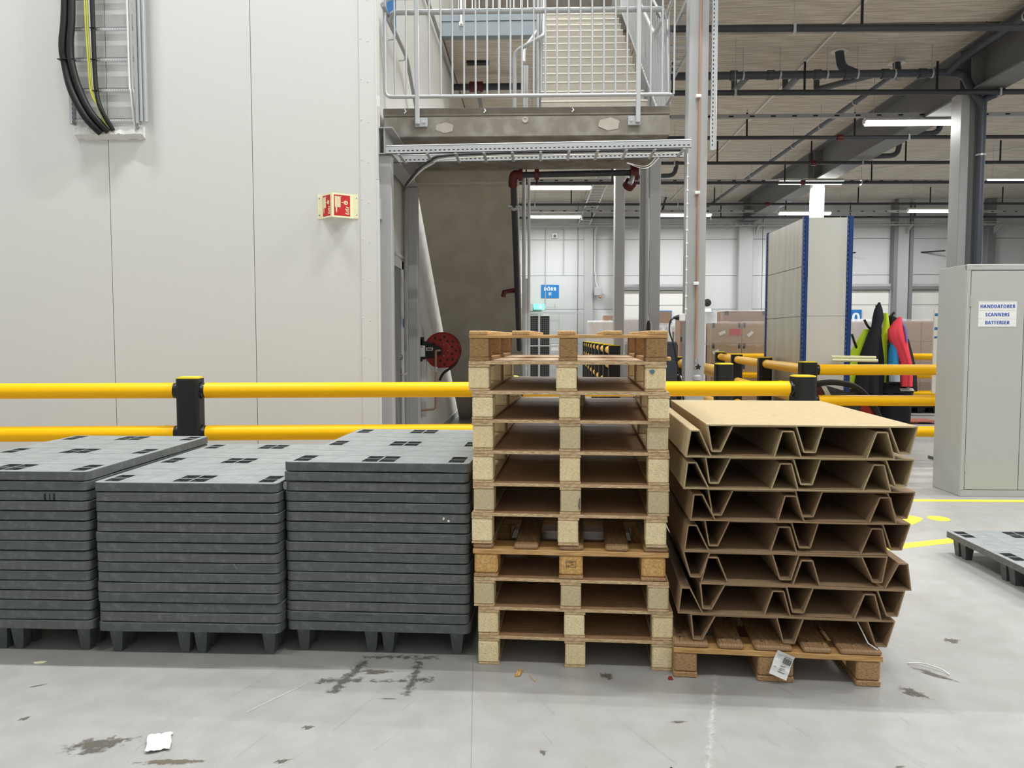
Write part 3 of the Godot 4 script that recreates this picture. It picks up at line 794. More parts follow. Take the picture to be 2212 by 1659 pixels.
	for x in [2.35, 2.95, 3.5, 4.2, 4.65, 5.2, 5.75]:
		part(d, "collar", B.new().lathe(Vector3(x, 5.305, dz), Vector3(1, 0, 0), [Vector2(0.06, -0.05), Vector2(0.075, -0.05), Vector2(0.075, 0.05), Vector2(0.06, 0.05)], 12).mesh(), M.drain)
		part(d, "pipe_clip", B.new().lathe(Vector3(x + 0.14, 5.305, dz), Vector3(1, 0, 0), [Vector2(0.06, -0.012), Vector2(0.07, -0.012), Vector2(0.07, 0.012), Vector2(0.06, 0.012)], 12).tube([Vector3(x + 0.14, 5.36, dz), Vector3(x + 0.14, 5.72, dz)], 0.006, 6).mesh(), M.galv)
	for q in [[2.6, 0.0], [0.9, 0.0]]:
		part(d, "pipe_clip", B.new().lathe(Vector3(6.54, q[0] + 1.45, -12.0), Vector3.UP, [Vector2(0.06, -0.012), Vector2(0.072, -0.012), Vector2(0.072, 0.012), Vector2(0.06, 0.012)], 12).mesh(), M.galv)
	for z in [-10.6, -8.6]:
		part(d, "pipe_clip", B.new().lathe(Vector3(6.31, 5.50, z), Vector3(0, 0, 1), [Vector2(0.06, -0.012), Vector2(0.073, -0.012), Vector2(0.073, 0.012), Vector2(0.06, 0.012)], 12).mesh(), M.galv)
	var dp := thing("drain_pipe", "thin grey drain pipe running back along the ceiling left of the main beam", "pipe", Vector3.ZERO)
	part(dp, "pipe", tb([Vector3(5.32, 5.28, dz), Vector3(5.32, 5.46, -25.0)], 0.042, 10), M.drain)
	for k in 7:
		part(dp, "pipe_clip", B.new().lathe(Vector3(5.32, 5.30 + 0.0225 * k, -13.6 - k * 1.6), Vector3(0, 0, 1), [Vector2(0.04, -0.015), Vector2(0.052, -0.015), Vector2(0.052, 0.015), Vector2(0.04, 0.015)], 10).tube([Vector3(5.32, 5.40, -13.6 - k * 1.6), Vector3(5.32, 5.72, -13.6 - k * 1.6)], 0.005, 6).mesh(), M.galv)
	for q in [[7.9, -16.0, "second"], [7.95, -17.9, "third"], [3.4, -19.9, "last"]]:
		solo("drain_elbow", tb(round_path([Vector3(q[0] - 1.0, 5.34, q[1]), Vector3(q[0], 5.38, q[1]), Vector3(q[0] + 0.05, 5.72, q[1])], 0.2), 0.055, 10), M.drain, "short dark drain elbow rising into the ceiling, the %s one back" % q[2], "pipe")
	var sp := thing("sprinkler_main", "dark main pipe with red coupling seen through the guard rail bars", "pipe", Vector3(0, 5.49, -13.2))
	part(sp, "pipe", tb([Vector3(-1.39, 0, 0), Vector3(-0.2, 0, 0)], 0.055, 12), M.pipe)
	part(sp, "red_coupling", B.new().lathe(Vector3(-1.02, 0, 0), Vector3(1, 0, 0), [Vector2(0.05, -0.12), Vector2(0.085, -0.11), Vector2(0.085, 0.11), Vector2(0.05, 0.12)], 14).mesh(), M.redpaint)
	part(sp, "drop", tb([Vector3(-0.98, -0.05, 0.0), Vector3(-0.93, -0.4, 0.1)], 0.035, 8), M.galv)
	solo("vent_grille", bx(-1.13, -0.78, 5.68, 5.72, -12.75, -12.62, 0.006), M.black, "dark slotted grille on the ceiling seen between the guard rail bars", "vent")
	solo("ceiling_conduit", tb([Vector3(4.22, 5.69, -9.0), Vector3(4.22, 5.69, -25.4)], 0.014, 8), M.white, "thin white conduit running back along the ceiling between pipes", "pipe")
	solo("ceiling_conduit", tb([Vector3(16.0, 5.69, -14.0), Vector3(7.5, 5.69, -22.0)], 0.010, 6), M.white, "thin white conduit slanting across the ceiling behind the drain-pipe column", "pipe")
	# cable ladders behind the stair
	var cl := thing("cable_ladder", "galvanised cable ladder sloping down behind the stair landing", "cable ladder", Vector3.ZERO)
	for x in [-0.18, 0.18]:
		part(cl, "side_rail", B.new().tube([Vector3(1.78 + x, 5.7, -19.0), Vector3(1.45 + x, 4.9, -25.0)], 0.026, 6).mesh(), M.galv)
	for k in 26:
		var f := k / 25.0
		part(cl, "rung", tb([Vector3(lerpf(1.60, 1.27, f), lerpf(5.7, 4.9, f), lerpf(-19, -25, f)), Vector3(lerpf(1.96, 1.63, f), lerpf(5.7, 4.9, f), lerpf(-19, -25, f))], 0.018, 6), M.galv)
	var c2 := thing("cable_ladder", "galvanised cable ladder rising beside the guard rail at right", "cable ladder", Vector3.ZERO)
	for x in [1.62, 1.92]:
		part(c2, "side_rail", bx(x - 0.008, x + 0.008, 5.0, 5.06, -11.4, -8.2), M.galv)
	for k in 12:
		part(c2, "rung", bx(1.62, 1.92, 5.0, 5.02, -8.4 - k * 0.25, -8.37 - k * 0.25), M.galv)

# ---------- grey plastic nesting pallets
const PW := 0.794
const PL := 1.204
const LEG_X := [0.062, 0.360, 0.434, 0.732]
const LEG_Z := [0.066, 0.146, 0.562, 0.642, 1.058, 1.138]

func plastic_deck(holes: bool, sd: int) -> Array:
	# [plate with holes, skirt round the edge]; local: front-left-bottom corner of the deck at the origin, depth along -z
	var h := 0.039
	var r := 0.026
	var top := B.new()
	var outline := PackedVector2Array()
	var seg := 14
	var corner := func(cx: float, cz: float, a0: float) -> void:
		for k in 6:
			var a := a0 + PI / 2 * k / 5
			outline.append(Vector2(cx + r * cos(a), cz + r * sin(a)))
	var walk := func(a: Vector2, b: Vector2) -> void:
		for k in range(1, seg):
			outline.append(a.lerp(b, float(k) / seg))
	# z goes negative into depth; start at the front-right corner
	corner.call(PW - r, -r, 0.0)
	walk.call(Vector2(PW - r, 0), Vector2(r, 0))
	corner.call(r, -r, PI / 2)
	walk.call(Vector2(0, -r), Vector2(0, -PL + r))
	corner.call(r, -PL + r, PI)
	walk.call(Vector2(r, -PL), Vector2(PW - r, -PL))
	corner.call(PW - r, -PL + r, PI * 1.5)
	walk.call(Vector2(PW, -PL + r), Vector2(PW, -r))
	var ns := FastNoiseLite.new()
	ns.seed = sd
	ns.frequency = 3.0
	var skirt := B.new()
	var mid := Vector3(PW / 2, h / 2, -PL / 2)
	for i in outline.size():
		var p := outline[i]
		var q := outline[(i + 1) % outline.size()]
		var yb := 0.0022 + ns.get_noise_2d(p.x * 0.9, p.y * 0.9) * 0.0028
		var yq := 0.0022 + ns.get_noise_2d(q.x * 0.9, q.y * 0.9) * 0.0028
		var ip := p + (Vector2(PW / 2, -PL / 2) - p).normalized() * 0.007
		var iq := q + (Vector2(PW / 2, -PL / 2) - q).normalized() * 0.007
		var o := Vector3((p.x + q.x) / 2, 0, (p.y + q.y) / 2) - Vector3(mid.x, 0, mid.z)
		var o2 := Vector3(q.y - p.y, 0, -(q.x - p.x)).normalized()
		if o2.dot(o) < 0:
			o2 = -o2
		var bev := o2 * -0.0018
		skirt.face([Vector3(p.x, yb, p.y), Vector3(q.x, yq, q.y), Vector3(q.x, h - 0.002, q.y), Vector3(p.x, h - 0.002, p.y)], o2)
		skirt.face([Vector3(p.x, h - 0.002, p.y), Vector3(q.x, h - 0.002, q.y), Vector3(q.x, h, q.y) + bev, Vector3(p.x, h, p.y) + bev], o2 + Vector3.UP)
		skirt.face([Vector3(p.x, yb, p.y), Vector3(q.x, yq, q.y), Vector3(iq.x, yq, iq.y), Vector3(ip.x, yb, ip.y)], Vector3.DOWN)
		skirt.face([Vector3(ip.x, yb, ip.y), Vector3(iq.x, yq, iq.y), Vector3(iq.x, h - 0.006, iq.y), Vector3(ip.x, h - 0.006, ip.y)], -o2)
	# plate: grid of cells, holes left out
	var xs := [0.0, r, PW - r, PW]
	var zs := [0.0, r, PL - r, PL]
	if holes:
		for x in LEG_X:
			xs.append(x - 0.033)
			xs.append(x + 0.033)
		for z in LEG_Z:
			zs.append(z - 0.035)
			zs.append(z + 0.035)
	xs.sort()
	zs.sort()
	for i in xs.size() - 1:
		for j in zs.size() - 1:
			var cx: float = (xs[i] + xs[i + 1]) / 2
			var cz: float = (zs[j] + zs[j + 1]) / 2
			var edge_x := cx < r or cx > PW - r
			var edge_z := cz < r or cz > PL - r
			if edge_x and edge_z:
				continue
			var hole := false
			if holes:
				for x in LEG_X:
					for z in LEG_Z:
						if absf(cx - x) < 0.033 and absf(cz - z) < 0.035:
							hole = true
			if hole:
				continue
			var x0: float = maxf(xs[i], 0.0015)
			var x1: float = minf(xs[i + 1], PW - 0.0015)
			var z0: float = maxf(zs[j], 0.0015)
			var z1: float = minf(zs[j + 1], PL - 0.0015)
			top.face([Vector3(x0, h, -z0), Vector3(x1, h, -z0), Vector3(x1, h, -z1), Vector3(x0, h, -z1)], Vector3.UP)
			top.face([Vector3(x0, h - 0.006, -z0), Vector3(x1, h - 0.006, -z0), Vector3(x1, h - 0.006, -z1), Vector3(x0, h - 0.006, -z1)], Vector3.DOWN)
	for q in [[r, r, PI / 2], [PW - r, r, 0.0], [r, PL - r, PI], [PW - r, PL - r, PI * 1.5]]:
		for k in 5:
			var a: float = q[2] + PI / 2 * k / 5
			var b: float = q[2] + PI / 2 * (k + 1) / 5
			var c := Vector3(q[0], h, -q[1])
			top.face([c, c + Vector3(cos(a), 0, sin(a)) * (r - 0.0015), c + Vector3(cos(b), 0, sin(b)) * (r - 0.0015)], Vector3.UP)
	return [top.mesh(), skirt.mesh()]

func plastic_leg() -> ArrayMesh:
	# an open cup that tapers to a small foot; a bar across its mouth
	var b := B.new()
	var lo := Vector3(0, -0.1047, 0)
	b.frustum(lo, 0.036, 0.042, Vector3(0, 0.036, 0), 0.068, 0.072, false, true)
	b.frustum(lo + Vector3(0, 0.004, 0), 0.030, 0.036, Vector3(0, 0.036, 0), 0.064, 0.068, false, true)
	return b.mesh()

func plastic_seams() -> ArrayMesh:
	# shallow mould lines on the deck
	var b := B.new()
	for x in [0.20, 0.397, 0.60]:
		b.box(x - 0.0012, x + 0.0012, 0.0388, 0.0395, -PL + 0.03, -0.03)
	for z in [0.19, 0.35, 0.52, 0.69, 0.85, 1.02]:
		b.box(0.03, PW - 0.03, 0.0388, 0.0395, -z - 0.0012, -z + 0.0012)
	return b.mesh()

func make_plastic_stacks() -> void:
	var decks := []
	for k in 4:
		decks.append(plastic_deck(false, 100 + k))
	var open := plastic_deck(true, 104)
	var leg := plastic_leg()
	var seams := plastic_seams()
	var seam_m := mat(Color(0.53, 0.54, 0.54), 0.6)
	var build := func(label: String, at: Vector3, turn: float, with_holes: bool, with_legs: bool, k: int, group: String) -> Node3D:
		var t := thing("plastic_pallet", label, "pallet", at, turn, group)
		var d: Array = open if with_holes else decks[k % 4]
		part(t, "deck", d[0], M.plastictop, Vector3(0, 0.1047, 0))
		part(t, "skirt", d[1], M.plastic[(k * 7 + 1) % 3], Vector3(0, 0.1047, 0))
		if with_holes:
			part(t, "mould_lines", seams, seam_m, Vector3(0, 0.1047, 0))
		if with_legs or with_holes:
			for x in LEG_X:
				for z in LEG_Z:
					part(t, "leg", leg, M.plastic[1], Vector3(x, 0.1047, -z))
		return t
	var stacks := [[16, -2.7035, -3.2514, -0.0117, "left"], [15, -1.8819, -3.234, -0.0121, "middle"], [17, -1.078, -3.2736, -0.0405, "right"]]
	for s in stacks:
		for k in s[0]:
			var level: int = s[0] - k
			var label := "grey plastic pallet, %s from the top of the %s plastic stack" % [ORD[level - 1], s[4]]
			if level == 1:
				label = "topmost grey plastic pallet with open leg holes, on the %s plastic stack" % s[4]
			elif k == 0:
				label = "bottom grey plastic pallet standing on its legs under the %s plastic stack" % s[4]
			var dx := rng.randf_range(-0.0035, 0.0035)
			var dz := rng.randf_range(-0.003, 0.003)
			var at := Vector3(s[1] + dx, 0.0431 * k, s[2] + dz)
			var t: Node3D = build.call(label, at, s[3] + rng.randf_range(-0.003, 0.003), level == 1, k == 0, k + s[0], "grey plastic pallets of the %s stack" % s[4])
			if s[4] == "left" and level == 3:
				part(t, "marker_stroke", B.new().box(PW - 0.19, PW - 0.182, 0.108, 0.134, 0.0003, 0.001).box(PW - 0.167, PW - 0.163, 0.108, 0.134, 0.0003, 0.001).box(PW - 0.150, PW - 0.142, 0.108, 0.136, 0.0003, 0.001).mesh(), M.black)
			if s[4] == "right" and level == 6:
				part(t, "paint_spot", B.new().prism(PackedVector2Array([Vector2(0.682, 0.118), Vector2(0.688, 0.122), Vector2(0.69, 0.128), Vector2(0.686, 0.132), Vector2(0.681, 0.129)]), 0.0003, 0.001).prism(PackedVector2Array([Vector2(0.702, 0.112), Vector2(0.710, 0.112), Vector2(0.711, 0.118), Vector2(0.706, 0.122), Vector2(0.701, 0.119)]), 0.0003, 0.001).mesh(), M.white)
			if s[4] == "middle" and level == 9:
				part(t, "plastic_scrap", tb(spline([Vector3(0.60, 0.146, 0.003), Vector3(0.607, 0.140, 0.008), Vector3(0.612, 0.132, 0.006), Vector3(0.617, 0.128, 0.007), Vector3(0.612, 0.124, 0.006)], 4), 0.0016, 5), M.plastictop)
			if s[4] == "right" and level == 3:
				part(t, "torn_corner", B.new().prism(PackedVector2Array([Vector2(-0.006, 0.112), Vector2(0.006, 0.108), Vector2(0.008, 0.14), Vector2(-0.004, 0.141), Vector2(-0.009, 0.128)]), -0.02, -0.006).mesh(), M.plastictop)
	build.call("single grey plastic pallet lying on the floor at the right edge", Vector3(2.575, 0, -3.775), 0.0, true, true, 1, "")

# ---------- wooden pallets
func block_mesh(w: float, h: float, d: float, c := 0.004) -> ArrayMesh:
	return bx(0, w, 0, h, -d, 0, c)

func ply_pallet(label: String, at: Vector3, turn: float, h: float, k: int) -> Node3D:
	# plywood and chipboard: three runners, nine pressed blocks, three bearers, one deck sheet
	var t := thing("wooden_pallet", label, "pallet", at, turn, "plywood pallets of the wooden stack")
	var hr := 0.0085
	var hs := 0.0115
	var hd := 0.0130
	var hb := h - hr - hs - hd
	var xs := [0.0, 0.357, 0.713]
	var zs := [0.0, 0.55, 1.10]
	var bl := block_mesh(0.083, hb, 0.095, 0.005)
	for i in 3:
		part(t, "runner", bx(xs[i], xs[i] + 0.085, 0, hr, -1.2, 0, 0.0015), M.ply_edge)
		part(t, "bearer", bx(xs[i] - 0.0005, xs[i] + 0.086, hr + hb, hr + hb + hs, -1.2, -0.001, 0.0015), M.ply_edge)
		for z in zs:
			part(t, "block", bl, M.chip[2] if k in [2, 5] or (k == 7 and i > 0) else M.chip[(k + i) % 2], Vector3(xs[i] + rng.randf_range(-0.002, 0.003), hr, -z - rng.randf_range(0.0, 0.003)))
	var y0 := hr + hb + hs
	var b := B.new().box(0, 0.797, y0, y0 + hd, -1.2, 0, 0.0012)
	var dk := part(t, "deck", b.mesh(), M.ply_edge)
	part(dk, "top_ply", bx(0.003, 0.794, y0 + hd - 0.0004, y0 + hd + 0.0005, -1.198, -0.002), M.ply_top if k > 7 else M.ply_brown)
	return t

func board_pallet(called: String, label: String, at: Vector3, turn: float, hb: Array, boards: Array, blocks: Array, m: Array, chamfer: float, group := "") -> Node3D:
	# slatted pallet: runners, nine blocks, three cross boards, five top boards. hb: heights of runner, block, cross board, top board
	var t := thing(called, label, "pallet", at, turn, group)
	var y1: float = hb[0]
	var y2: float = y1 + hb[1]
	var y3: float = y2 + hb[2]
	var y4: float = y3 + hb[3]
	for q in blocks:
		part(t, "runner", bx(q[0], q[0] + q[1], 0, y1, -1.2, 0, chamfer * 0.5), m[1])
		for z in [0.0, 0.5275, 1.055]:
			part(t, "block", bx(q[0] + 0.002, q[0] + q[1] - 0.002, y1, y2, -z - 0.143, -z - 0.002, chamfer), m[2])
	for z in [0.0, 0.5275, 1.055]:
		part(t, "cross_board", bx(0.0, 0.8, y2, y3, -z - 0.145, -z, 0.002), m[0])
	for q in boards:
		var c := B.new()
		# ends of the boards are trimmed at the corners
		c.box(q[0], q[0] + q[1], y3, y4, -1.2, -0.0, minf(chamfer, hb[3] * 0.4))
		part(t, "top_board", c.mesh(), m[3])
	return t

func make_wood_stack() -> void:
	var x0 := -0.2471
	var z0 := -3.192
	var a := -0.0571
	var lev := [[0.004, 0.0], [0.003, 0.124], [-0.015, 0.246], [-0.019, 0.369], [-0.024, 0.510], [-0.018, 0.639], [-0.018, 0.764], [-0.021, 0.897], [-0.022, 1.025], [-0.034, 1.142], [-0.032, 1.264], [-0.032, 1.388]]
	for i in 11:
		var u: float = lev[i][0]
		var y: float = lev[i][1]
		var h: float = lev[i + 1][1] - y - 0.0008
		var at := Vector3(x0 + cos(a) * u, y, z0 - sin(a) * u)
		var turn: float = a + [0.0, 0.004, -0.003, 0.002, -0.002, 0.0, 0.003, 0.0, -0.022, 0.004, 0.006][i]
		if i == 3:
			var p := board_pallet("wooden_pallet", "weathered orange slatted wooden pallet among the plywood ones, fourth from the floor", at, turn, [0.016, 0.082, 0.021, h - 0.119], [[0.0, 0.085], [0.17, 0.10], [0.356, 0.10], [0.545, 0.096], [0.70, 0.10]], [[0.004, 0.10], [0.355, 0.10], [0.69, 0.10]], [M.old_x, M.old_end, M.chip_old, M.old_z], 0.008)
			part(p, "stamp", B.new().box(0.385, 0.425, 0.075, 0.0765, -0.0012, -0.0006).box(0.385, 0.425, 0.05, 0.0515, -0.0012, -0.0006).box(0.385, 0.3865, 0.05, 0.0765, -0.0012, -0.0006).box(0.4235, 0.425, 0.05, 0.0765, -0.0012, -0.0006).box(0.39, 0.402, 0.055, 0.057, -0.0012, -0.0006).box(0.406, 0.418, 0.060, 0.062, -0.0012, -0.0006).box(0.392, 0.416, 0.068, 0.070, -0.0012, -0.0006).mesh(), M.seam)
		elif i == 10:
			board_pallet("wooden_pallet", "topmost slatted pine pallet on the wooden stack, with open gaps", at, turn, [0.0150, 0.078, 0.0135, h - 0.1065], [[0.0, 0.077], [0.175, 0.074], [0.36, 0.074], [0.545, 0.074], [0.722, 0.078]], [[0.0, 0.080], [0.365, 0.076], [0.713, 0.086]], [M.pine_x, M.pine_end, M.pine_end, M.pine_z], 0.003)
			part(get_child(get_child_count() - 1), "split_runner_end", bx(0.797, 0.815, 0.001, 0.018, -0.06, -0.012, 0.004), M.pine_z)
		else:
			var pp := ply_pallet("plywood pallet with pressed chip blocks, %s from the floor in the wooden stack" % ORD[i], at, turn, h, i)
			if i == 9:
				part(pp, "blue_mark", B.new().prism(PackedVector2Array([Vector2(0.728, 0.086), Vector2(0.745, 0.09), Vector2(0.752, 0.084), Vector2(0.748, 0.074), Vector2(0.738, 0.07), Vector2(0.733, 0.077)]), 0.0004, 0.0009).mesh(), mat(Color(0.36, 0.48, 0.54), 0.8))
			if i == 5:
				part(pp, "grey_smear", B.new().prism(PackedVector2Array([Vector2(0.435, 0.02), Vector2(0.441, 0.02), Vector2(0.441, 0.07), Vector2(0.436, 0.065), Vector2(0.432, 0.035)]), 0.0004, 0.0009).mesh(), mat(Color(0.42, 0.41, 0.39), 0.8))

# ---------- folded cardboard pallets
func card_pallet(label: String, at: Vector3, turn: float, w: float, lean: float, flip: bool, mirror: bool, m: Material, dent: float) -> void:
	var t := thing("cardboard_pallet", label, "pallet", at, turn, "folded cardboard pallets")
	t.rotation.z = lean
	var h := 0.107
	var th := 0.0055
	var fx := func(x: float) -> float:
		return (0.797 - x) / 0.797 * w if mirror else x / 0.797 * w
	var fy := func(y: float) -> float:
		return h - y if flip else y
	var quad := func(b: B, p0: Vector2, p1: Vector2, thick: float) -> void:
		# a sheet between two profile points
		var d := (p1 - p0).normalized()
		var nn := Vector2(-d.y, d.x) * thick / 2
		b.prism(PackedVector2Array([p0 - nn, p1 - nn, p1 + nn, p0 + nn]), 0.0, -1.2)
	# slightly bowed deck sheet
	var deck := B.new()
	var poly := PackedVector2Array()
	for k in 9:
		var x := w * k / 8.0
		poly.append(Vector2(x, fy.call(h) + (0.0 if flip else -th) + sin(PI * k / 8.0 * 2.0) * dent * 0.3))
	for k in 9:
		var x := w * (8 - k) / 8.0
		poly.append(Vector2(x, fy.call(h) + (th if flip else 0.0) + sin(PI * (8 - k) / 8.0 * 2.0) * dent * 0.3))
	part(t, "deck_sheet", deck.prism(poly, 0.0, -1.2).mesh(), m)
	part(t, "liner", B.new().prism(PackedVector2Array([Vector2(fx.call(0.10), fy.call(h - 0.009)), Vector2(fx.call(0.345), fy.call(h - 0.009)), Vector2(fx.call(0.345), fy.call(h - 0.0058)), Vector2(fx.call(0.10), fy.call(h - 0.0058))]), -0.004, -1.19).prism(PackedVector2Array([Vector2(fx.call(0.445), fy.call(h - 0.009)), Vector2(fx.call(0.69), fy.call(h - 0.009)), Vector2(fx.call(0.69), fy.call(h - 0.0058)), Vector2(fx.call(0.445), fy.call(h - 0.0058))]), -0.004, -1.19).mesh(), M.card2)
	var legs := [[0.003, 0.0165, 0.050, 0.098], [0.342, 0.372, 0.414, 0.444], [0.692, 0.729, 0.768, 0.7945]]
	for q in legs:
		var b := B.new()
		var j := rng.randf_range(-0.004, 0.004)
		quad.call(b, Vector2(fx.call(q[0]), fy.call(h - 0.005)), Vector2(fx.call(q[1] + j), fy.call(0.002)), 0.005)
		quad.call(b, Vector2(fx.call(q[1] + j), fy.call(0.0028)), Vector2(fx.call(q[2] + j), fy.call(0.0028)), 0.0052)
		quad.call(b, Vector2(fx.call(q[2] + j), fy.call(0.002)), Vector2(fx.call(q[3]), fy.call(h - 0.006)), 0.005)
		part(t, "leg", b.mesh(), m)

func make_card_stack() -> void:
	var a := -0.051
	# [upright?, u, y of the base, mirrored, depth factor]
	var rows := [
		[true, 0.004, 0.9165, false, 1.0098, "topmost, with a clean plain top sheet"], [false, -0.076, 0.8945, false, 1.0098, "upside down below the topmost one"],
		[true, -0.002, 0.7885, false, 1.016, "upright, second layer from the top"], [false, -0.083, 0.7665, false, 1.016, "upside down, second layer from the top"],
		[true, 0.010, 0.6605, false, 1.019, "upright, third layer from the top"], [false, -0.056, 0.6385, false, 1.019, "upside down, third layer from the top"],
		[true, -0.001, 0.5325, false, 1.0265, "upright, fourth layer from the top"], [false, -0.079, 0.5105, false, 1.0265, "upside down, fourth layer from the top"],
		[true, -0.082, 0.4045, true, 1.027, "upright and turned round, third layer from the floor"], [false, -0.012, 0.3825, true, 1.027, "upside down and turned round, third layer from the floor"],
		[true, -0.016, 0.2775, false, 1.026, "upright, second layer from the floor"], [false, -0.099, 0.2555, false, 1.028, "upside down, second layer from the floor"],
		[true, -0.050, 0.1475, false, 1.029, "lowest, resting on the wooden pallet"]]
	var leans := [0.0, 0.0, 0.0, 0.0, 0.0, 0.0, 0.0, 0.0, -0.004, -0.008, -0.009, -0.006, 0.0]
	for i in rows.size():
		var q = rows[i]
		var u: float = q[1] * 1.01
		var base: Vector3 = Vector3(0.646, 0, -3.0149) * float(q[4])
		var turn: float = a + [0.0, 0.0, -0.003, 0.0, 0.004, 0.0, -0.004, 0.002, -0.006, -0.012, -0.008, -0.014, -0.02][i]
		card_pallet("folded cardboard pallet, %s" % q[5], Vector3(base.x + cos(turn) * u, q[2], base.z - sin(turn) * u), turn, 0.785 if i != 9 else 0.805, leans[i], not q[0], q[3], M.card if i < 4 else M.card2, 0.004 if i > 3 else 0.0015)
	var e := board_pallet("wooden_pallet", "reddish brown slatted wooden pallet under the cardboard pallets", Vector3(0.547, 0, -3.092), -0.0865, [0.022, 0.078, 0.022, 0.022], [[0.0, 0.137], [0.175, 0.099], [0.315, 0.145], [0.50, 0.108], [0.64, 0.157]], [[0.0, 0.094], [0.327, 0.140], [0.700, 0.094]], [M.pine_x, M.old_end, M.old_end, M.old_z], 0.007)
	for q in [[0.03, -0.06], [0.11, -0.09], [0.20, -0.07], [0.25, -0.055], [0.35, -0.05], [0.43, -0.085], [0.53, -0.07], [0.585, -0.055], [0.70, -0.06], [0.76, -0.05]]:
		part(e, "nail", B.new().lathe(Vector3(q[0], 0.1440, q[1]), Vector3.UP, [Vector2(0.005, 0), Vector2(0.004, 0.0006), Vector2(0, 0.0007)], 8).mesh(), M.dark)
	# label sheet stuck on the middle block
	var l := thing("label_sheet", "creased white barcode label hanging on the wooden pallet's middle block", "label", Vector3(0.96, 0.073, -3.045), -0.0865)
	l.rotation.z = -0.38
	l.rotation.x = -0.10
	var lm := B.new()
	for k in 6:
		var y0 := -0.045 + k * 0.016
		var b0 := 0.006 * sin(k * 1.1) + (0.010 if k == 0 else 0.0)
		var b1 := 0.006 * sin((k + 1) * 1.1)
		lm.face([Vector3(-0.035, y0, b0), Vector3(0.035, y0, b0 + 0.002), Vector3(0.035, y0 + 0.016, b1 + 0.002), Vector3(-0.035, y0 + 0.016, b1)], Vector3(0, 0, 1))
		lm.face([Vector3(-0.035, y0, b0 - 0.0006), Vector3(0.035, y0, b0 + 0.0014), Vector3(0.035, y0 + 0.016, b1 + 0.0014), Vector3(-0.035, y0 + 0.016, b1 - 0.0006)], Vector3(0, 0, -1))
	part(l, "paper", lm.mesh(), M.white)
	var bars := B.new()
	var x := -0.004
	for k in 11:
		var w: float = [0.0012, 0.0022, 0.0016][k % 3]
		bars.box(x, x + w, 0.012, 0.034, 0.0085, 0.0098)
		x += w + [0.0012, 0.001, 0.0018][(k * 2) % 3]
	part(l, "barcode", bars.mesh(), M.black)
	part(l, "print", B.new().box(-0.03, -0.014, 0.036, 0.0375, 0.0085, 0.0098).box(-0.03, -0.018, 0.031, 0.0322, 0.0085, 0.0098).box(-0.004, 0.028, 0.0375, 0.040, 0.0085, 0.0098).box(-0.006, 0.012, -0.002, 0.001, 0.0085, 0.0098).box(-0.006, 0.016, -0.010, -0.0085, 0.008, 0.0095).box(-0.006, 0.006, -0.016, -0.0145, 0.007, 0.009).box(-0.028, -0.018, -0.012, -0.0105, 0.007, 0.009).box(-0.006, 0.020, -0.026, -0.0235, 0.006, 0.008).mesh(), M.steeldark)
	solo("strapping", tb([Vector3(1.26, 0.275, -3.14), Vector3(1.30, 0.16, -3.06), Vector3(1.325, 0.147, -3.03)], 0.0028, 5), M.white, "loose white strap running down between cardboard and wooden pallet", "strap")

func round_square(w: float, r: float) -> PackedVector2Array:
	var o := PackedVector2Array()
	for q in [[1, 1, 0.0], [-1, 1, PI / 2], [-1, -1, PI], [1, -1, PI * 1.5]]:
		for k in 5:
			var a: float = q[2] + PI / 2 * k / 4
			o.append(Vector2(q[0] * (w / 2 - r) + r * cos(a), q[1] * (w / 2 - r) + r * sin(a)))
	return o

func barrier(label: String, runs: Array, heights: Array, post_h: float, w: float, rr: float) -> Node3D:
	# runs: lists of points; a post at every point, rails between neighbours
	var t := thing("safety_barrier", label, "barrier", Vector3.ZERO)
	var done := {}
	for run in runs:
		for i in run.size():
			var p: Vector2 = run[i]
			var d: Vector2 = (run[i + 1] - p) if i < run.size() - 1 else (p - run[i - 1])
			if not done.has(p):
				done[p] = true
				var b := B.new()
				b.xf = Transform3D(Basis(Vector3.UP, -d.angle()), Vector3(p.x, 0, p.y))
				b.prism(round_square(w, w * 0.22), 0.0, post_h - 0.012, 1)
				b.box(-w * 0.8, w * 0.8, 0, 0.012, -w * 0.8, w * 0.8, 0.004)
				var po := part(t, "post", b.mesh(), M.black)
				var c := B.new()
				c.xf = b.xf
				c.prism(round_square(w * 0.97, w * 0.22), post_h - 0.012, post_h - 0.004, 1)
				c.prism(round_square(w * 0.85, w * 0.2), post_h - 0.004, post_h, 1)
				part(po, "cap", c.mesh(), M.yellowcap)
			if i < run.size() - 1:
				var n := d.normalized()
				var a3 := Vector3(p.x + n.x * w * 0.5, 0, p.y + n.y * w * 0.5)
				var b3 := Vector3(run[i + 1].x - n.x * w * 0.5, 0, run[i + 1].y - n.y * w * 0.5)
				var n3 := Vector3(n.x, 0, n.y)
				for h in heights:
					var u := Vector3(0, h, 0)
					var ra := part(t, "rail", tb([a3 + u + n3 * 0.03, b3 + u - n3 * 0.03], rr, 28), M.yellow)
					for e in [[a3, 1.0], [b3, -1.0]]:
						var s := B.new()
						s.lathe(e[0] + u, n3 * e[1], [Vector2(0, -0.01), Vector2(rr * 1.08, -0.01), Vector2(rr * 1.08, 0.012), Vector2(rr * 0.97, 0.022), Vector2(rr * 0.97, 0.034)], 22)
						part(ra, "sleeve", s.mesh(), M.blackgloss)
						part(ra, "pin", B.new().lathe(e[0] + u + n3 * e[1] * 0.09 + Vector3(0, rr, 0), Vector3.UP, [Vector2(0.012, -0.004), Vector2(0.012, 0.002), Vector2(0, 0.003)], 8).mesh(), M.yellow)
	return t

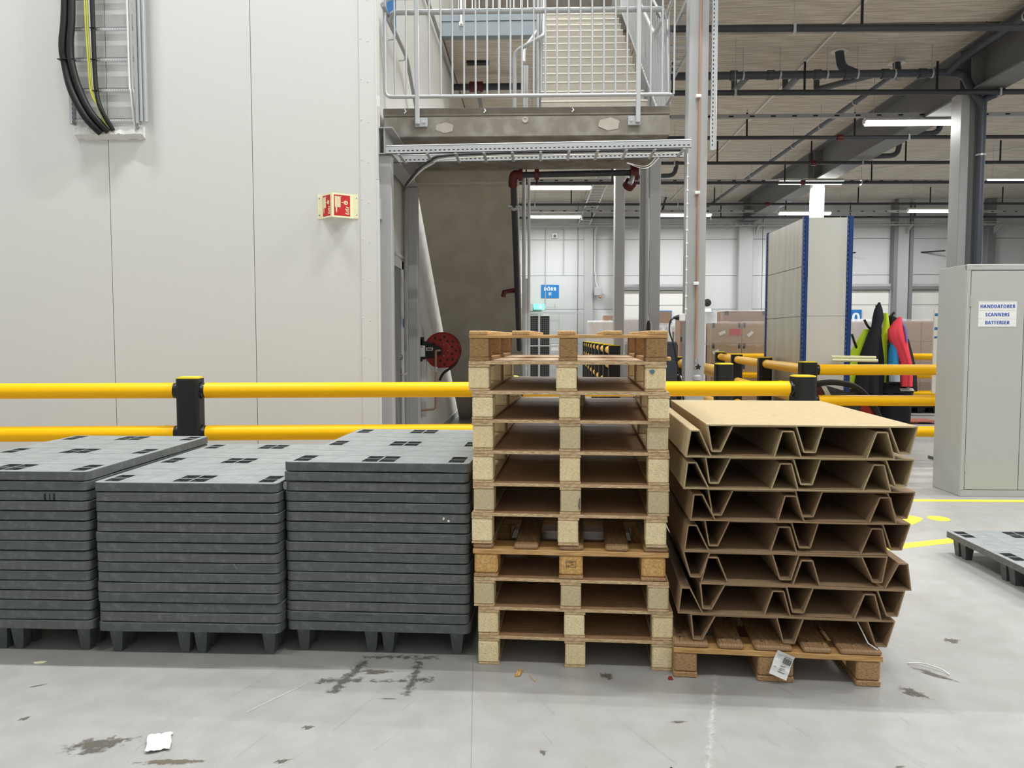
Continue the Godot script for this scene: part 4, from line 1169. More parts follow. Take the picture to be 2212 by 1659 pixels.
func make_barriers() -> void:
	var o := Vector2(-3.91, -5.571)
	var d := Vector2(0.99655, -0.0829)
	barrier("long yellow safety barrier with black posts in front of the panel wall", [[o + d * -0.97, o + d * 1.36, o + d * 3.70, o + d * 5.96]], [0.97, 0.655, 0.34], 1.072, 0.166, 0.057)
	barrier("yellow safety barrier turning a corner around the tall blue-edged rack", [[Vector2(5.2, -8.2), Vector2(2.79, -8.2)], [Vector2(2.79, -8.2), Vector2(2.88, -10.05), Vector2(2.99, -11.9), Vector2(3.18, -13.8)], [Vector2(3.18, -13.8), Vector2(5.5, -13.8), Vector2(8.0, -13.8)]], [1.026, 0.707, 0.388], 1.113, 0.163, 0.055)
	barrier("yellow safety barrier end post with rail just behind the copper pipe column", [[Vector2(1.765, -7.5), Vector2(1.83, -10.1), Vector2(1.86, -12.0)]], [1.026, 0.69], 1.117, 0.163, 0.06)
	var far := []
	for k in 9:
		far.append(Vector2(1.13 + 0.03 * k, -11.6 - k * 1.35))
	barrier("row of many close black barrier posts with yellow rails seen through the wooden pallets", [far], [1.16, 0.93, 0.62], 1.25, 0.17, 0.06)

func make_wall_things() -> void:
	# fire hose sign folded out from the panel wall
	var s := thing("fire_hose_sign", "red and cream folded fire hose sign on the panel wall", "sign", Vector3(-1.83, 2.345, -6.55))
	# outline in plan: flange, two slanted faces, flange
	var pl := [Vector2(0.0, 0.0), Vector2(0.034, 0.0), Vector2(0.148, 0.115), Vector2(0.30, 0.006), Vector2(0.338, 0.0)]
	var b := B.new()
	for i in 4:
		var p: Vector2 = pl[i]
		var q: Vector2 = pl[i + 1]
		var n := Vector2(-(q.y - p.y), q.x - p.x).normalized() * 0.003
		b.prism(PackedVector2Array([p, q, q + n, p + n]), 0.0, 0.197, 1)
	part(s, "plate", b.mesh(), M.signcream)
	for f in [[pl[1], pl[2], 0.14, 0.90], [pl[2], pl[3], 0.09, 0.84]]:
		var p: Vector2 = f[0]
		var q: Vector2 = f[1]
		var len := p.distance_to(q)
		var e := (q - p) / len
		var n2 := Vector2(-e.y, e.x)
		var fm := B.new()
		fm.xf = Transform3D(Basis(Vector3(e.x, 0, e.y), Vector3.UP, Vector3(n2.x, 0, n2.y)), Vector3(p.x + n2.x * 0.0032, 0, p.y + n2.y * 0.0032))
		var u0: float = f[2] * len
		var u1: float = f[3] * len
		fm.box(u0, u1, 0.014, 0.183, 0.0, 0.0006)
		var fp := part(s, "red_field", fm.mesh(), M.signred)
		var g := B.new()
		g.xf = fm.xf
		var w := u1 - u0
		var z1 := 0.0012
		for k in 5:
			g.box(u0 + w * (0.06 + k * 0.072), u0 + w * (0.115 + k * 0.072), 0.082, 0.170, 0.0006, z1)
		g.box(u0 + w * 0.04, u0 + w * 0.46, 0.166, 0.171, 0.0006, z1)
		g.prism(PackedVector2Array([Vector2(u0 + w * 0.10, 0.09), Vector2(u0 + w * 0.19, 0.09), Vector2(u0 + w * 0.19, 0.05), Vector2(u0 + w * 0.16, 0.034), Vector2(u0 + w * 0.12, 0.05)]), 0.0006, z1)
		g.box(u0 + w * 0.46, u0 + w * 0.66, 0.121, 0.126, 0.0006, z1)
		g.xf = fm.xf * Transform3D(Basis(), Vector3(u0 + w * 0.73, 0.123, 0)) * Transform3D(Basis().scaled(Vector3(w / 0.13, 1, 1)), Vector3.ZERO)
		g.lathe(Vector3(0, 0, 0.0006), Vector3(0, 0, 1), [Vector2(0.017, 0), Vector2(0.017, 0.0006), Vector2(0.011, 0.0006), Vector2(0.011, 0)], 18)
		g.box(-0.012, 0.012, -0.002, 0.002, 0.0006, z1)
		g.box(-0.002, 0.002, -0.012, 0.012, 0.0006, z1)
		g.xf = fm.xf
		for k in 4:
			var fx: float = u0 + w * (0.68 + (0.06 if k % 2 == 0 else 0.0))
			var fy := 0.082 - k * 0.0165
			g.prism(PackedVector2Array([Vector2(fx, fy + 0.012), Vector2(fx + w * 0.02, fy + 0.003), Vector2(fx + w * 0.10, fy - 0.004), Vector2(u0 + w * 0.93, fy - 0.003), Vector2(u0 + w * 0.93, fy + 0.007), Vector2(fx + w * 0.12, fy + 0.004)]), 0.0006, z1)
		part(fp, "pictogram", g.mesh(), M.signcream)
	for x in [0.014, 0.326]:
		for y in [0.03, 0.168]:
			part(s, "screw", B.new().lathe(Vector3(x, y, 0.003), Vector3(0, 0, 1), [Vector2(0.0065, 0), Vector2(0.004, 0.003), Vector2(0, 0.003)], 10).mesh(), M.steeldark)
	# cable ladder on the wall with its cables
	var l := thing("cable_ladder", "galvanised cable ladder fixed upright on the panel wall at upper left", "cable ladder", Vector3(0, 0, -6.46))
	for x in [-3.845, -3.275]:
		var sg: float = 1.0 if x < -3.5 else -1.0
		var sr := part(l, "side_rail", B.new().box(x - 0.004, x + 0.004, 3.115, 5.4, -0.05, 0.015).box(x - 0.004, x + 0.02 * sg, 3.115, 5.4, 0.011, 0.015).box(x - 0.004, x + 0.02 * sg, 3.115, 5.4, -0.05, -0.046).mesh(), M.galv)
		var h := B.new()
		for k in 60:
			h.box(x - 0.0045 - 0.0003, x + 0.0045, 3.13 + k * 0.036, 3.147 + k * 0.036, -0.024, -0.012)
		part(sr, "slots", h.mesh(), M.dark).set_meta("kind", "stuff")
	part(l, "side_rail", bx(-3.235, -3.215, 3.13, 5.4, -0.04, -0.005, 0.003), M.galv)
	part(l, "side_rail", bx(-3.262, -3.243, 3.13, 5.4, -0.02, 0.01, 0.003), M.galv)
	for k in 9:
		var y := 3.135 + k * 0.2455
		var r := part(l, "rung", B.new().box(-3.845, -3.275, y, y + 0.030, -0.03, -0.026).box(-3.845, -3.275, y + 0.027, y + 0.030, -0.055, -0.026).mesh(), M.galv)
		var h := B.new()
		for j in 26:
			h.box(-3.82 + j * 0.0205, -3.81 + j * 0.0205, y + 0.010, y + 0.019, -0.0262, -0.0255)
		part(r, "slots", h.mesh(), M.white).set_meta("kind", "stuff")
	var zc := -6.44
	solo("power_cable", tb(spline([Vector3(-3.815, 5.4, zc), Vector3(-3.835, 4.1, zc + 0.02), Vector3(-3.862, 3.75, zc + 0.03), Vector3(-3.855, 3.6, zc + 0.02), Vector3(-3.80, 3.37, zc + 0.03), Vector3(-3.70, 3.16, zc + 0.01), Vector3(-3.615, 3.05, zc - 0.06)], 6), 0.032, 12), M.black, "thickest black power cable, outermost on the wall cable ladder", "cable")
	solo("power_cable", tb(spline([Vector3(-3.775, 5.4, zc), Vector3(-3.775, 4.1, zc + 0.03), Vector3(-3.795, 3.75, zc + 0.04), Vector3(-3.79, 3.6, zc + 0.04), Vector3(-3.745, 3.40, zc + 0.03), Vector3(-3.66, 3.20, zc + 0.01), Vector3(-3.555, 3.06, zc - 0.06)], 6), 0.027, 12), M.black, "second black power cable, just inside the thickest one on the wall ladder", "cable")
	solo("power_cable", tb(spline([Vector3(-3.625, 5.4, zc), Vector3(-3.625, 4.1, zc), Vector3(-3.622, 3.62, zc), Vector3(-3.612, 3.37, zc), Vector3(-3.575, 3.22, zc), Vector3(-3.515, 3.07, zc - 0.06)], 6), 0.018, 10), M.black, "thin black cable beside the yellow-green earth wires on the wall ladder", "cable")
	var earth := mat(Color(0.80, 0.80, 0.30), 0.5)
	for k in 3:
		solo("earth_cable", tb(spline([Vector3(-3.690 + k * 0.019, 5.4, zc), Vector3(-3.688 + k * 0.019, 4.1, zc), Vector3(-3.674 + k * 0.017, 3.62, zc), Vector3(-3.660 + k * 0.014, 3.37, zc), Vector3(-3.60 + k * 0.008, 3.24, zc), Vector3(-3.56 + k * 0.012, 3.06, zc - 0.06)], 6), 0.0065, 8), earth if k < 2 else M.white, ["yellow-green earth wire, outermost of the thin pale wires on the ladder", "yellow-green earth wire running between its two neighbours on the ladder", "white wire running close beside the earth wires on the ladder"][k], "cable")
	for k in 2:
		solo("data_cable", tb(spline([Vector3(-3.335 + k * 0.022, 5.4, zc), Vector3(-3.335 + k * 0.022, 3.6, zc), Vector3(-3.325 + k * 0.02, 3.35, zc), Vector3(-3.325 + k * 0.02, 3.08, zc - 0.05)], 5), 0.010, 8), [M.white, M.steelgrey][k], ["white data cable bundle along the right side of the wall ladder", "grey data cable beside the white bundle on the wall ladder"][k], "cable")
	var tie := B.new()
	for q in [[-3.895, -3.765, 3.61, 0.028, 0.082], [-3.645, -3.605, 3.62, 0.0, 0.042], [-3.638, -3.594, 3.37, 0.0, 0.042], [-3.642, -3.606, 3.87, 0.0, 0.042]]:
		tie.box(q[0], q[1], q[2], q[2] + 0.006, q[3], q[4])
	part(l, "cable_ties", tie.mesh(), M.blackgloss)
	# ragged white fire-stop collar where the cables go through the wall
	var f := FastNoiseLite.new()
	f.seed = 4
	f.frequency = 9.0
	var cb := B.new()
	var nx := 26
	var prof := func(i: int, j: int) -> Vector3:
		var x := lerpf(-3.84, -3.27, float(i) / nx)
		var e := 0.010 * f.get_noise_1d(x * 3.0 + j)
		var tt := [Vector2(3.11, 0.0), Vector2(3.10, 0.045), Vector2(3.04, 0.055), Vector2(3.005 + 0.02 * f.get_noise_1d(x * 2.0), 0.002)]
		return Vector3(x, tt[j].x + e, -6.55 + tt[j].y + (0.014 * f.get_noise_2d(x * 2.0, j) if j in [1, 2] else 0.0))
	for i in nx:
		for j in 3:
			cb.face([prof.call(i, j), prof.call(i + 1, j), prof.call(i + 1, j + 1), prof.call(i, j + 1)], Vector3(0, 0.3, 1))
	for i in [0, nx]:
		cb.face([prof.call(i, 0), prof.call(i, 1), prof.call(i, 2), prof.call(i, 3)], Vector3(-1 if i == 0 else 1, 0, 0))
	solo("fire_stop", cb.mesh(), M.white, "ragged white fire-stop collar under the wall cable ladder", "fire stop")
	# hose reel
	var h := thing("hose_reel", "dark red fire hose reel with copper pipe on the wall below the stair", "hose reel", Vector3(-1.146, 1.204, -9.4))
	var wheel := B.new().lathe(Vector3.ZERO, Vector3(0, 0, 1), [Vector2(0, 0.002), Vector2(0.08, 0.006), Vector2(0.11, 0.0), Vector2(0.205, 0.0), Vector2(0.217, 0.012), Vector2(0.22, 0.0), Vector2(0.217, -0.012), Vector2(0, -0.012)], 40)
	part(h, "front_disc", wheel.mesh(), M.red)
	part(h, "rear_disc", B.new().lathe(Vector3(0, 0, -0.16), Vector3(0, 0, 1), [Vector2(0, 0.002), Vector2(0.205, 0.0), Vector2(0.217, 0.012), Vector2(0.22, 0.0), Vector2(0.217, -0.012), Vector2(0, -0.012)], 40).mesh(), M.red)
	part(h, "coiled_hose", B.new().lathe(Vector3(0, 0, -0.15), Vector3(0, 0, 1), [Vector2(0.19, 0.0), Vector2(0.205, 0.015), Vector2(0.19, 0.035), Vector2(0.207, 0.055), Vector2(0.19, 0.075), Vector2(0.207, 0.095), Vector2(0.19, 0.115), Vector2(0.2, 0.13)], 32).mesh(), M.black)
	for k in 18:
		var rr: float = 0.168 if k % 2 == 0 else 0.128
		part(h, "hole", B.new().lathe(Vector3(cos(TAU * k / 18) * rr, sin(TAU * k / 18) * rr, 0.0015), Vector3(0, 0, 1), [Vector2(0.0155, 0), Vector2(0.0125, 0.0015), Vector2(0, 0.0006)], 10).mesh(), M.dark)
	for k in 5:
		part(h, "rivet", B.new().lathe(Vector3(cos(TAU * k / 5) * 0.07, sin(TAU * k / 5) * 0.07, 0.006), Vector3(0, 0, 1), [Vector2(0.006, 0), Vector2(0, 0.004)], 8).mesh(), M.galv)
	var br := part(h, "bracket", B.new().prism(PackedVector2Array([Vector2(-0.253, 0.135), Vector2(-0.225, 0.12), Vector2(-0.02, 0.045), Vector2(0.0, 0.02), Vector2(0.0, -0.05), Vector2(-0.03, -0.06), Vector2(-0.225, -0.11), Vector2(-0.253, -0.06)]), 0.03, 0.045).box(-0.253, -0.235, -0.13, 0.16, -0.14, 0.045).mesh(), M.black)
	part(br, "label", bx(-0.252, -0.198, -0.075, 0.06, 0.045, 0.047), M.white)
	part(br, "label_print", B.new().box(-0.246, -0.228, 0.035, 0.05, 0.047, 0.0475).mesh(), M.signred)
	part(br, "plate", bx(-0.185, -0.105, 0.0, 0.034, 0.045, 0.047), M.white)
	part(br, "plate_print", bx(-0.176, -0.114, 0.008, 0.026, 0.047, 0.0475), M.black)
	part(h, "copper_pipe", tb(round_path([Vector3(-0.02, 0.0, 0.05), Vector3(-0.02, 0.0, 0.085), Vector3(-0.065, 0.0, 0.085), Vector3(-0.065, -0.19, 0.085)], 0.03), 0.014, 10), M.copper)
	part(h, "valve", B.new().lathe(Vector3(-0.065, -0.215, 0.085), Vector3(0, -1, 0), [Vector2(0, -0.02), Vector2(0.02, -0.02), Vector2(0.026, 0.0), Vector2(0.02, 0.04), Vector2(0, 0.04)], 10).tube([Vector3(-0.065, -0.22, 0.09), Vector3(0.06, -0.21, 0.1)], 0.009, 8).mesh(), M.galv)
	part(h, "copper_pipe", tb(round_path([Vector3(-0.065, -0.25, 0.085), Vector3(-0.07, -0.70, 0.085), Vector3(-0.24, -0.715, 0.085)], 0.04), 0.014, 10), M.copper)
	part(h, "hose", tb(spline([Vector3(0.205, -0.05, -0.05), Vector3(0.15, -0.17, -0.04), Vector3(0.02, -0.27, 0.0), Vector3(-0.03, -0.36, 0.02)], 5), 0.016, 8), M.black)
	part(h, "cover_strip", bx(-0.253, -0.19, -0.80, -0.06, -0.05, 0.02, 0.004), M.trimwhite)
	solo("notice_strip", bx(-1.40, -1.394, 1.46, 1.60, -9.12, -9.02), M.red, "narrow red notice on the white wall above the hose reel", "sign")

func cloth(rings: Array, ripple: float, folds: int, sd: float, open_top := false) -> ArrayMesh:
	# hanging cloth: rings of [centre, rx, rz]; folds deepen downwards
	var b := B.new()
	var k := 48
	var grid := []
	for i in rings.size():
		var f := float(i) / (rings.size() - 1)
		var row := []
		for j in k:
			var a := TAU * j / k
			var q := 1.0 + ripple * f * (sin(a * folds + sd + f * 0.8) + 0.5 * sin(a * (folds * 2 + 1) + sd * 3.0 + f * 2.0))
			row.append((rings[i][0] as Vector3) + Vector3(cos(a) * rings[i][1] * q, 0, sin(a) * rings[i][2] * q))
		grid.append(row)
	var nrm := func(i: int, j: int) -> Vector3:
		var t: Vector3 = grid[i][(j + 1) % k] - grid[i][(j + k - 1) % k]
		var s: Vector3 = grid[mini(i + 1, rings.size() - 1)][j] - grid[maxi(i - 1, 0)][j]
		var n := t.cross(s).normalized()
		return n if n.dot(grid[i][j] - rings[i][0]) >= 0 else -n
	for i in rings.size() - 1:
		for j in k:
			var j2 := (j + 1) % k
			b.tri(grid[i][j], grid[i][j2], grid[i + 1][j2], nrm.call(i, j), nrm.call(i, j2), nrm.call(i + 1, j2))
			b.tri(grid[i][j], grid[i + 1][j2], grid[i + 1][j], nrm.call(i, j), nrm.call(i + 1, j2), nrm.call(i + 1, j))
	if not open_top:
		b.face(grid[0], Vector3.UP)
	return b.mesh()

func make_middle_things() -> void:
	# column with the copper pipe
	var c := struct("column", B.new().box(1.31, 1.475, 0, 5.6, -7.018, -7.0).box(1.31, 1.328, 0, 5.6, -7.16, -7.018).box(1.457, 1.475, 0, 5.6, -7.16, -7.018).box(1.31, 1.475, 0, 5.6, -7.17, -7.155).mesh(), M.steelgrey, "grey steel column with a copper pipe clipped to its face", "column")
	var cp := thing("copper_pipe", "thin copper pipe running down the face of the grey column", "pipe", Vector3(1.40, 0, -6.985))
	part(cp, "pipe", tb([Vector3(0.006, 5.6, 0), Vector3(0.0, 3.2, 0), Vector3(-0.003, 1.17, 0)], 0.0105, 10), M.copper)
	for y in [3.445, 2.62, 1.832]:
		part(cp, "clip", bx(-0.033, 0.012, y - 0.014, y + 0.014, -0.015, 0.02, 0.004), M.white)
	var v := part(cp, "valve", B.new().lathe(Vector3(0, 1.17, 0), Vector3.DOWN, [Vector2(0, 0), Vector2(0.016, 0), Vector2(0.016, 0.03), Vector2(0.011, 0.035), Vector2(0.011, 0.10), Vector2(0, 0.10)], 10).lathe(Vector3(0.005, 1.10, 0.02), Vector3(0, 0, 1), [Vector2(0, -0.03), Vector2(0.024, -0.02), Vector2(0.024, 0.0), Vector2(0, 0.01)], 10).mesh(), M.chrome)
	var star := PackedVector2Array()
	for k in 10:
		var r := 0.030 if k % 2 == 0 else 0.016
		star.append(Vector2(0.012 + r * cos(TAU * k / 10 + 0.3), 1.10 + r * sin(TAU * k / 10 + 0.3)))
	part(v, "handle", B.new().prism(star, 0.03, 0.042).mesh(), M.black)
	part(cp, "drain_cup", B.new().lathe(Vector3(0.012, 1.03, 0.01), Vector3.DOWN, [Vector2(0, 0), Vector2(0.02, 0), Vector2(0.034, 0.012), Vector2(0.034, 0.045), Vector2(0.026, 0.05), Vector2(0.026, 0.065), Vector2(0.013, 0.07), Vector2(0.013, 0.14), Vector2(0, 0.14)], 14).mesh(), M.steelgrey)
	var pr := thing("perforated_rail", "galvanised perforated rail hanging beside the copper pipe column", "rail", Vector3(1.50, 0, -6.98))
	part(pr, "channel", B.new().box(0.0, 0.045, 2.985, 5.6, -0.004, 0.0).box(0.0, 0.004, 2.985, 5.6, -0.03, 0).box(0.036, 0.048, 2.985, 5.6, -0.03, 0.004, 0.003).mesh(), M.galv)
	var hs := B.new()
	for k in 46:
		hs.box(0.010, 0.018, 3.02 + k * 0.036, 3.038 + k * 0.036, 0.0, 0.001)
	part(pr, "slots", hs.mesh(), M.dark).set_meta("kind", "stuff")
	var wc := thing("white_cable", "thin white clipped cable down the left edge of the copper pipe column", "cable", Vector3(1.305, 0, -6.99))
	part(wc, "cable", tb([Vector3(0, 2.96, 0), Vector3(0, 1.56, 0)], 0.005, 6), M.white)
	for k in 12:
		part(wc, "clip", bx(-0.008, 0.01, 1.60 + k * 0.115, 1.615 + k * 0.115, -0.006, 0.008, 0.002), M.white)
	solo("white_cable", tb(spline([Vector3(1.386, 3.1, -9.99), Vector3(1.390, 2.6, -9.985), Vector3(1.384, 2.0, -9.99), Vector3(1.388, 1.55, -9.985)], 5), 0.010, 6), M.white, "white cable running down the column behind the stair landing", "cable")
	var hd := thing("hanging_device", "black handheld device hung on the column behind the landing", "device", Vector3(1.385, 1.42, -9.94))
	part(hd, "body", B.new().lathe(Vector3.ZERO, Vector3.UP, [Vector2(0, 0), Vector2(0.03, 0.0), Vector2(0.028, 0.10), Vector2(0.02, 0.15), Vector2(0, 0.15)], 12).mesh(), M.blackgloss)
	part(hd, "aerial", tb([Vector3(0, 0.15, 0), Vector3(0, 0.20, 0)], 0.01, 8), M.white)
	part(hd, "lead", tb(spline([Vector3(0.035, 0.14, 0), Vector3(0.05, 0.08, 0.01), Vector3(0.03, -0.02, 0.01)], 5), 0.005, 6), M.white)
	var sk := thing("power_socket", "white power socket box with a black plug on the copper pipe column", "socket", Vector3(1.265, 1.535, -7.0))
	part(sk, "box", bx(-0.012, 0.045, -0.032, 0.035, -0.06, 0.0, 0.006), M.white)
	part(sk, "plug", B.new().lathe(Vector3(-0.012, 0.0, -0.03), Vector3(-1, 0, 0), [Vector2(0.022, 0), Vector2(0.022, 0.015), Vector2(0.008, 0.05), Vector2(0, 0.05)], 12).mesh(), M.blackgloss)
	part(sk, "power_lead", tb(spline([Vector3(-0.05, 0, -0.03), Vector3(-0.085, -0.03, -0.03), Vector3(-0.095, -0.12, -0.02), Vector3(-0.06, -0.24, -0.01), Vector3(-0.03, -0.40, 0.0), Vector3(0.02, -0.66, 0.01), Vector3(0.06, -0.95, 0.0)], 6), 0.007, 8), M.blackgloss)
	# dark equipment cabinet and console beside the column
	var eq := thing("equipment_cabinet", "dark grey equipment cabinet standing left of the copper pipe column", "cabinet", Vector3(1.0, 0, -7.6))
	part(eq, "body", bx(0.0, 0.345, 0, 1.318, -0.45, 0.0, 0.012), M.pipe)
	part(eq, "side_panel", bx(0.345, 0.352, 0.03, 1.29, -0.42, -0.02, 0.003), M.black)
	part(eq, "loop_cable", tb(spline([Vector3(0.35, 1.0, -0.1), Vector3(0.39, 0.98, -0.05), Vector3(0.40, 0.9, -0.02), Vector3(0.36, 0.85, 0.0)], 5), 0.006, 6), M.white)
	var co := thing("floor_console", "slanted grey floor machine with a bright blue edge behind the pallets", "machine", Vector3(0.97, 0, -9.0))
	part(co, "body", B.new().prism(PackedVector2Array([Vector2(0, 0), Vector2(0.16, 0), Vector2(0.12, 1.28), Vector2(0.07, 1.28)]), -0.4, 0.0).mesh(), M.steelgrey)
	part(co, "screen", B.new().prism(PackedVector2Array([Vector2(0.13, 0.0), Vector2(0.20, 0.0), Vector2(0.19, 1.22), Vector2(0.125, 1.22)]), -0.02, 0.02).mesh(), M.drain)
	part(co, "blue_edge", B.new().prism(PackedVector2Array([Vector2(0.135, 0.85), Vector2(0.155, 0.85), Vector2(0.150, 1.18), Vector2(0.138, 1.18)]), 0.02, 0.026).mesh(), mat(Color(0.2, 0.3, 0.85), 0.4))
	part(co, "knob", B.new().lathe(Vector3(0.10, 1.28, -0.1), Vector3.UP, [Vector2(0.03, 0), Vector2(0.05, 0.01), Vector2(0.05, 0.03), Vector2(0, 0.03)], 14).mesh(), M.white)
	# tall rack unit with blue uprights
	var r := thing("shelving_rack", "tall closed grey shelving rack with blue perforated uprights", "rack", Vector3(2.985, 0, -9.0))
	r.scale = Vector3.ONE * 1.045
	part(r, "end_panel", bx(0.055, 0.47, 0.05, 2.585, -0.03, -0.006), M.rackpanel)
	part(r, "panel_joint", bx(0.055, 0.47, 1.530, 1.533, -0.0065, -0.0055), M.seam)
	for q in [[0.0, 0.055], [0.465, 0.53]]:
		for z in [0.0, -1.35]:
			var u := part(r, "upright", B.new().box(q[0], q[1], 0, 2.60, z - 0.05, z, 0.004).box(q[0] + 0.018, q[1] - 0.018, 0, 2.60, z - 0.002, z + 0.006).mesh(), M.rackblue)
			var hb := B.new()
			for k in 50:
				hb.box(q[0] + 0.008, q[0] + 0.012, 0.1 + k * 0.05, 0.122 + k * 0.05, z, z + 0.0008)
			part(u, "slots", hb.mesh(), M.steelgrey).set_meta("kind", "stuff")
	for q in [[0.05, 1.53], [1.53, 2.068], [2.068, 2.59]]:
		part(r, "side_sheet", bx(0.012, 0.018, q[0] + 0.002, q[1] - 0.002, -1.36, -0.052, 0.002), M.racksheet)
		part(r, "side_sheet", bx(0.512, 0.518, q[0] + 0.002, q[1] - 0.002, -1.36, -0.052, 0.002), M.racksheet)
	part(r, "top_panel", bx(0.015, 0.515, 2.57, 2.585, -1.38, -0.03), M.rackpanel)
	part(r, "rear_panel", bx(0.055, 0.47, 0.05, 2.585, -1.39, -1.37), M.rackpanel)
	for k in 2:
		solo("cardboard_tube", tb([Vector3(3.3, 1.14 - k * 0.035, -8.93 + k * 0.03), Vector3(3.77 + k * 0.01, 1.135 - k * 0.035, -8.88 + k * 0.03)], 0.017, 12), M.signcream, ["upper cream tube poking out past the blue-edged rack", "lower cream tube poking out past the blue-edged rack"][k], "tube")
	# grey storage cabinet
	var s := thing("storage_cabinet", "tall light grey metal storage cabinet with a three-line label", "cabinet", Vector3(3.608, 0, -6.76))
	part(s, "body", B.new().box(0, 0.93, 0.0, 1.972, -0.465, -0.012, 0.004).mesh(), M.cabinet)
	part(s, "plinth", bx(0.004, 0.926, 0.0, 0.058, -0.03, 0.0, 0.003), M.cabinet)
	part(s, "top_rim", bx(0.0, 0.93, 1.925, 1.975, -0.03, 0.002, 0.004), M.cabinet)
	part(s, "stile", bx(0.002, 0.034, 0.05, 1.94, -0.03, 0.0, 0.003), M.cabinet)
	var dr := part(s, "door", bx(0.038, 0.482, 0.062, 1.915, -0.02, 0.001, 0.003), M.cabinet)
	part(s, "door", bx(0.487, 0.92, 0.062, 1.915, -0.02, 0.001, 0.003), M.cabinet)
	part(s, "gap", bx(0.03, 0.92, 0.058, 1.918, -0.022, -0.012), M.seam)
	for y in [0.22, 1.62]:
		part(dr, "hinge", B.new().tube([Vector3(0.036, y, 0.003), Vector3(0.036, y + 0.09, 0.003)], 0.005, 8).mesh(), M.cabinet)
	var lb := part(dr, "label_sheet", bx(0.104, 0.418, 1.447, 1.662, 0.001, 0.0025), M.white)
	var tm := mat(Color(0.10, 0.27, 0.66), 0.6)
	var ln := B.new()
	for y in [1.452, 1.516, 1.587, 1.655]:
		ln.box(0.110, 0.412, y, y + 0.0015, 0.0025, 0.003)
	part(lb, "rules", ln.mesh(), M.steelgrey)
	text(lb, "HANDDATORER", 0.0285, Vector3(0.261, 1.620, 0.0028), tm, true, 0.0)
	text(lb, "SCANNERS", 0.0285, Vector3(0.261, 1.551, 0.0028), tm, true, 0.0)
	text(lb, "BATTERIER", 0.0285, Vector3(0.261, 1.484, 0.0028), tm, true, 0.0)
	part(s, "maker_mark", bx(0.06, 0.12, 1.955, 1.962, 0.002, 0.003), M.steelgrey)
	# notice board edge behind the cabinet
	var nb := thing("notice_board", "white notice board with blue bands, mostly behind the storage cabinet", "notice board", Vector3(4.31, 0, -8.7))
	part(nb, "board", bx(0, 0.7, 0.75, 1.66, -0.02, 0.0), M.white)
	part(nb, "blue_bands", B.new().box(0.005, 0.69, 1.59, 1.62, 0, 0.002).box(0.005, 0.69, 1.44, 1.47, 0, 0.002).box(0.005, 0.69, 1.35, 1.37, 0, 0.002).mesh(), M.blue)
	part(nb, "leg", B.new().box(0.3, 0.34, 0, 0.75, -0.02, 0.02).box(0.1, 0.55, 0, 0.03, -0.25, 0.25).mesh(), M.steeldark)
	# coat stand and the coats on it
	var z := -10.0
	var cs := thing("coat_stand", "black coat stand with curved hooks behind the yellow barrier", "coat stand", Vector3(4.25, 0, z))
	part(cs, "pole", tb([Vector3(0, 0, 0), Vector3(0, 1.76, 0)], 0.025, 12), M.black)
	part(cs, "base", B.new().lathe(Vector3.ZERO, Vector3.UP, [Vector2(0, 0.03), Vector2(0.2, 0.02), Vector2(0.22, 0.0)], 24).mesh(), M.black)
	for q in [[0.12, 1.62, 0.20, 1.67, 0.02], [-0.14, 1.50, -0.20, 1.58, 0.1], [0.05, 1.68, 0.08, 1.74, -0.08], [-0.22, 1.18, -0.33, 1.40, 0.05], [0.14, 1.30, 0.16, 1.42, 0.10]]:
		part(cs, "hook", tb(spline([Vector3(0, q[1] - 0.06, 0), Vector3(q[0], q[1] - 0.02, q[4]), Vector3(q[2], q[3], q[4])], 6), 0.015, 8), M.black)
	var navy := mat(Color(0.10, 0.11, 0.14), 0.85)
	var hv := mat(Color(0.80, 0.93, 0.16), 0.7)
	var pink := mat(Color(0.96, 0.27, 0.34), 0.75)
	var sky := mat(Color(0.16, 0.56, 0.80), 0.75)
	var coal := mat(Color(0.06, 0.06, 0.065), 0.85)
	var j := thing("hooded_jacket", "dark navy hooded jacket hanging on the left of the coat stand", "jacket", Vector3(4.15, 0, z + 0.14))
	part(j, "body", cloth([[Vector3(0.015, 1.44, 0), 0.070, 0.060], [Vector3(0.000, 1.31, 0), 0.100, 0.080], [Vector3(-0.045, 1.07, 0), 0.130, 0.110], [Vector3(-0.065, 0.72, 0), 0.165, 0.130], [Vector3(-0.050, 0.45, 0), 0.160, 0.120]], 0.10, 5, 1.0), navy)
	part(j, "hood", cloth([[Vector3(0.060, 1.79, 0), 0.012, 0.012], [Vector3(0.052, 1.70, 0), 0.050, 0.040], [Vector3(0.050, 1.60, 0), 0.068, 0.050], [Vector3(0.032, 1.50, 0), 0.060, 0.050], [Vector3(0.015, 1.40, 0), 0.080, 0.065]], 0.06, 3, 0.4), navy)
	part(j, "sleeve", cloth([[Vector3(0.060, 1.33, 0), 0.040, 0.050], [Vector3(0.085, 1.10, 0), 0.050, 0.055], [Vector3(0.090, 0.88, 0), 0.055, 0.055], [Vector3(0.085, 0.60, 0), 0.050, 0.050]], 0.07, 4, 2.0), navy)
	var y1 := thing("hi_vis_vest", "fluorescent yellow vest showing left of the navy jacket", "vest", Vector3(4.0, 0, z + 0.02))
	part(y1, "body", cloth([[Vector3(0.120, 1.46, 0), 0.040, 0.040], [Vector3(0.060, 1.26, 0), 0.090, 0.060], [Vector3(-0.015, 1.08, 0), 0.110, 0.080], [Vector3(-0.030, 0.90, 0), 0.125, 0.090], [Vector3(-0.020, 0.72, 0), 0.120, 0.090]], 0.08, 4, 0.2), hv)
	var y2 := thing("hi_vis_vest", "fluorescent yellow vest hanging in the middle of the coat stand", "vest", Vector3(4.28, 0, z + 0.10))
